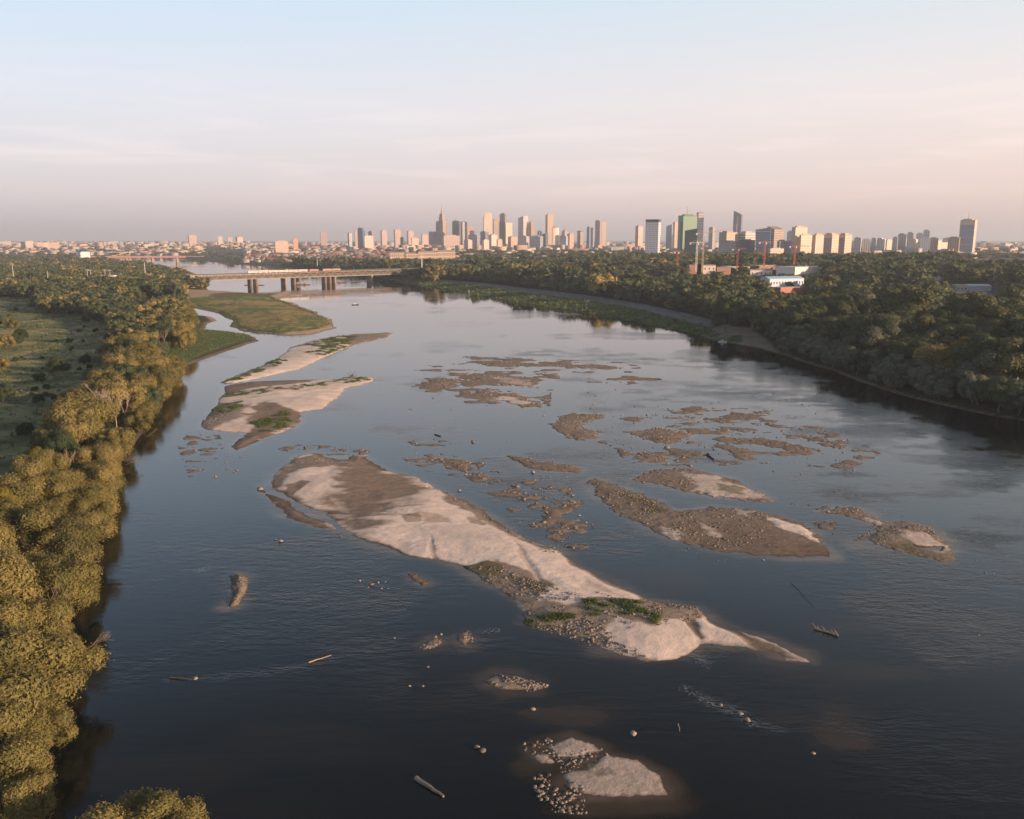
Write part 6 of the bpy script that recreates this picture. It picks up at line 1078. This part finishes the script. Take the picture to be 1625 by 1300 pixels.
def log(px0, py0, px1, py1, r, label, mt=None, name='log', br=0):
    a = G(px0, py0); b = G(px1, py1); mb = MB(); rr = random.Random(int(px0)); n = 6; p = Vector((0, 0, .05)); q = Vector((b[0]-a[0], b[1]-a[1], .15)); last = p
    for i in range(n):
        t = (i+1)/n; c = p.lerp(q, t)+Vector((rr.uniform(-.12, .12), rr.uniform(-.12, .12), rr.uniform(-.03, .06)))*(q.length/6 if i < n-1 else 0); mb.beam(last, c, r*(1-.1*i), r*(1-.1*(i+1)), 7); last = c
        for k in range(br): d = Vector((rr.uniform(-1, 1), rr.uniform(-1, 1), rr.uniform(.2, 1)))*q.length*.22; mb.beam(c, c+d, r*.35, r*.1, 4)
    mb.obj(name, mt or M_BARK, None, (a[0], a[1], .05), label=label, cat='driftwood')
log(660, 1236, 704, 1266, .42, 'thick grey log floating near the bottom left of the stony bar', paint((.22, .19, .17), .9, 0, .4, 2)); log(490, 1052, 526, 1041, .14, 'thin pale stick in dark water left of centre', M_DEAD); log(1292, 998, 1330, 1010, .28, 'tangled pale driftwood with a root plate in open water at right', M_DEAD, 'driftwood', 2)
log(1076, 1150, 1079, 1163, .1, 'short pale stick standing in the dark near water', M_DEAD); log(1122, 722, 1133, 730, .5, 'dark log stranded in the shallows right of centre', paint((.05, .045, .04), .9)); log(553, 600, 560, 594, .35, 'dead branch sticking up at the tip of the left island', paint((.1, .08, .06), .9), 'driftwood', 1); log(1256, 926, 1292, 965, .06, 'long thin submerged pole right of the long sandbar', paint((.07, .06, .05), .9)); log(690, 690, 700, 693, .3, 'dark log fragment behind the long sandbar', paint((.07, .06, .05), .9)); log(270, 1076, 300, 1078, .16, 'thin dark branch on a ripple line near the left bank', paint((.07, .06, .05), .9))
def pole(px, yt, yb, D, r, col, label, arms=0):
    t = AT(px, yt, D); z0 = CAMZ-(yb-HORIZ)/F*D; h = t[2]-z0; e = empty('mast' if not arms else 'power_pylon', (t[0], D, z0), 0, label=label, cat='mast' if not arms else 'pylon'); MB().cyl(0, 0, 0, h, r, r*.6, 8).obj('shaft', paint(col, .7), e)
    if arms: MB().box(-3.5, 3.5, -.2, .2, h*.86, h*.86+.5).box(-2.4, 2.4, -.2, .2, h*.96, h*.96+.4).obj('arms', paint(col, .7), e)
    else: MB().cyl(0, 0, h, h+1, r*1.1, r*.4, 8).obj('cap', paint((.4, .4, .4), .6), e)
pole(669, 402, 426, 1850, 1.1, (.72, .68, .64), 'white column standing in trees right of the truss bridge'); pole(229, 417, 432, 1500, .6, (.6, .58, .55), 'thin pale pole at the river edge left of the truss bridge'); pole(19, 418, 437, 1400, .7, (.4, .38, .36), 'grey pylon above the left wood at the far left', 1); pole(75, 431, 441, 1300, .4, (.55, .52, .5), 'pale short mast in the left wood')
for i, px in enumerate((138, 143, 166, 174)): pole(px, 427+i % 2, 440, 1420, .4, (.58, .5, .45), 'pale mast in the left wood, %s of four' % ordw(i+1), 1)
pole(503, 409, 420, 2100, .8, (.5, .55, .52), 'pale thin mast on the far bank above the bridge')
pole(744, 461, 468, 1290, .35, (.6, .6, .58), 'small navigation post on the green strip under the quay')
# ------------------------------------------------------------ air
def haze():
    mb = MB(); mb.box(-26000, 26000, -1500, 37000, -5, 330); m = bpy.data.materials.new('evening_air'); m.use_nodes = True; N = m.node_tree.nodes; L = m.node_tree.links
    N.remove(N['Principled BSDF']); v = N.new('ShaderNodeVolumePrincipled'); v.inputs['Color'].default_value = (.78, .87, 1, 1); v.inputs['Density'].default_value = 0.000068; v.inputs['Anisotropy'].default_value = .1
    L.new(v.outputs[0], N['Material Output'].inputs['Volume']); mb.obj('haze', m, kind='stuff', label='pale evening air over the river and the city', cat='haze')
haze()
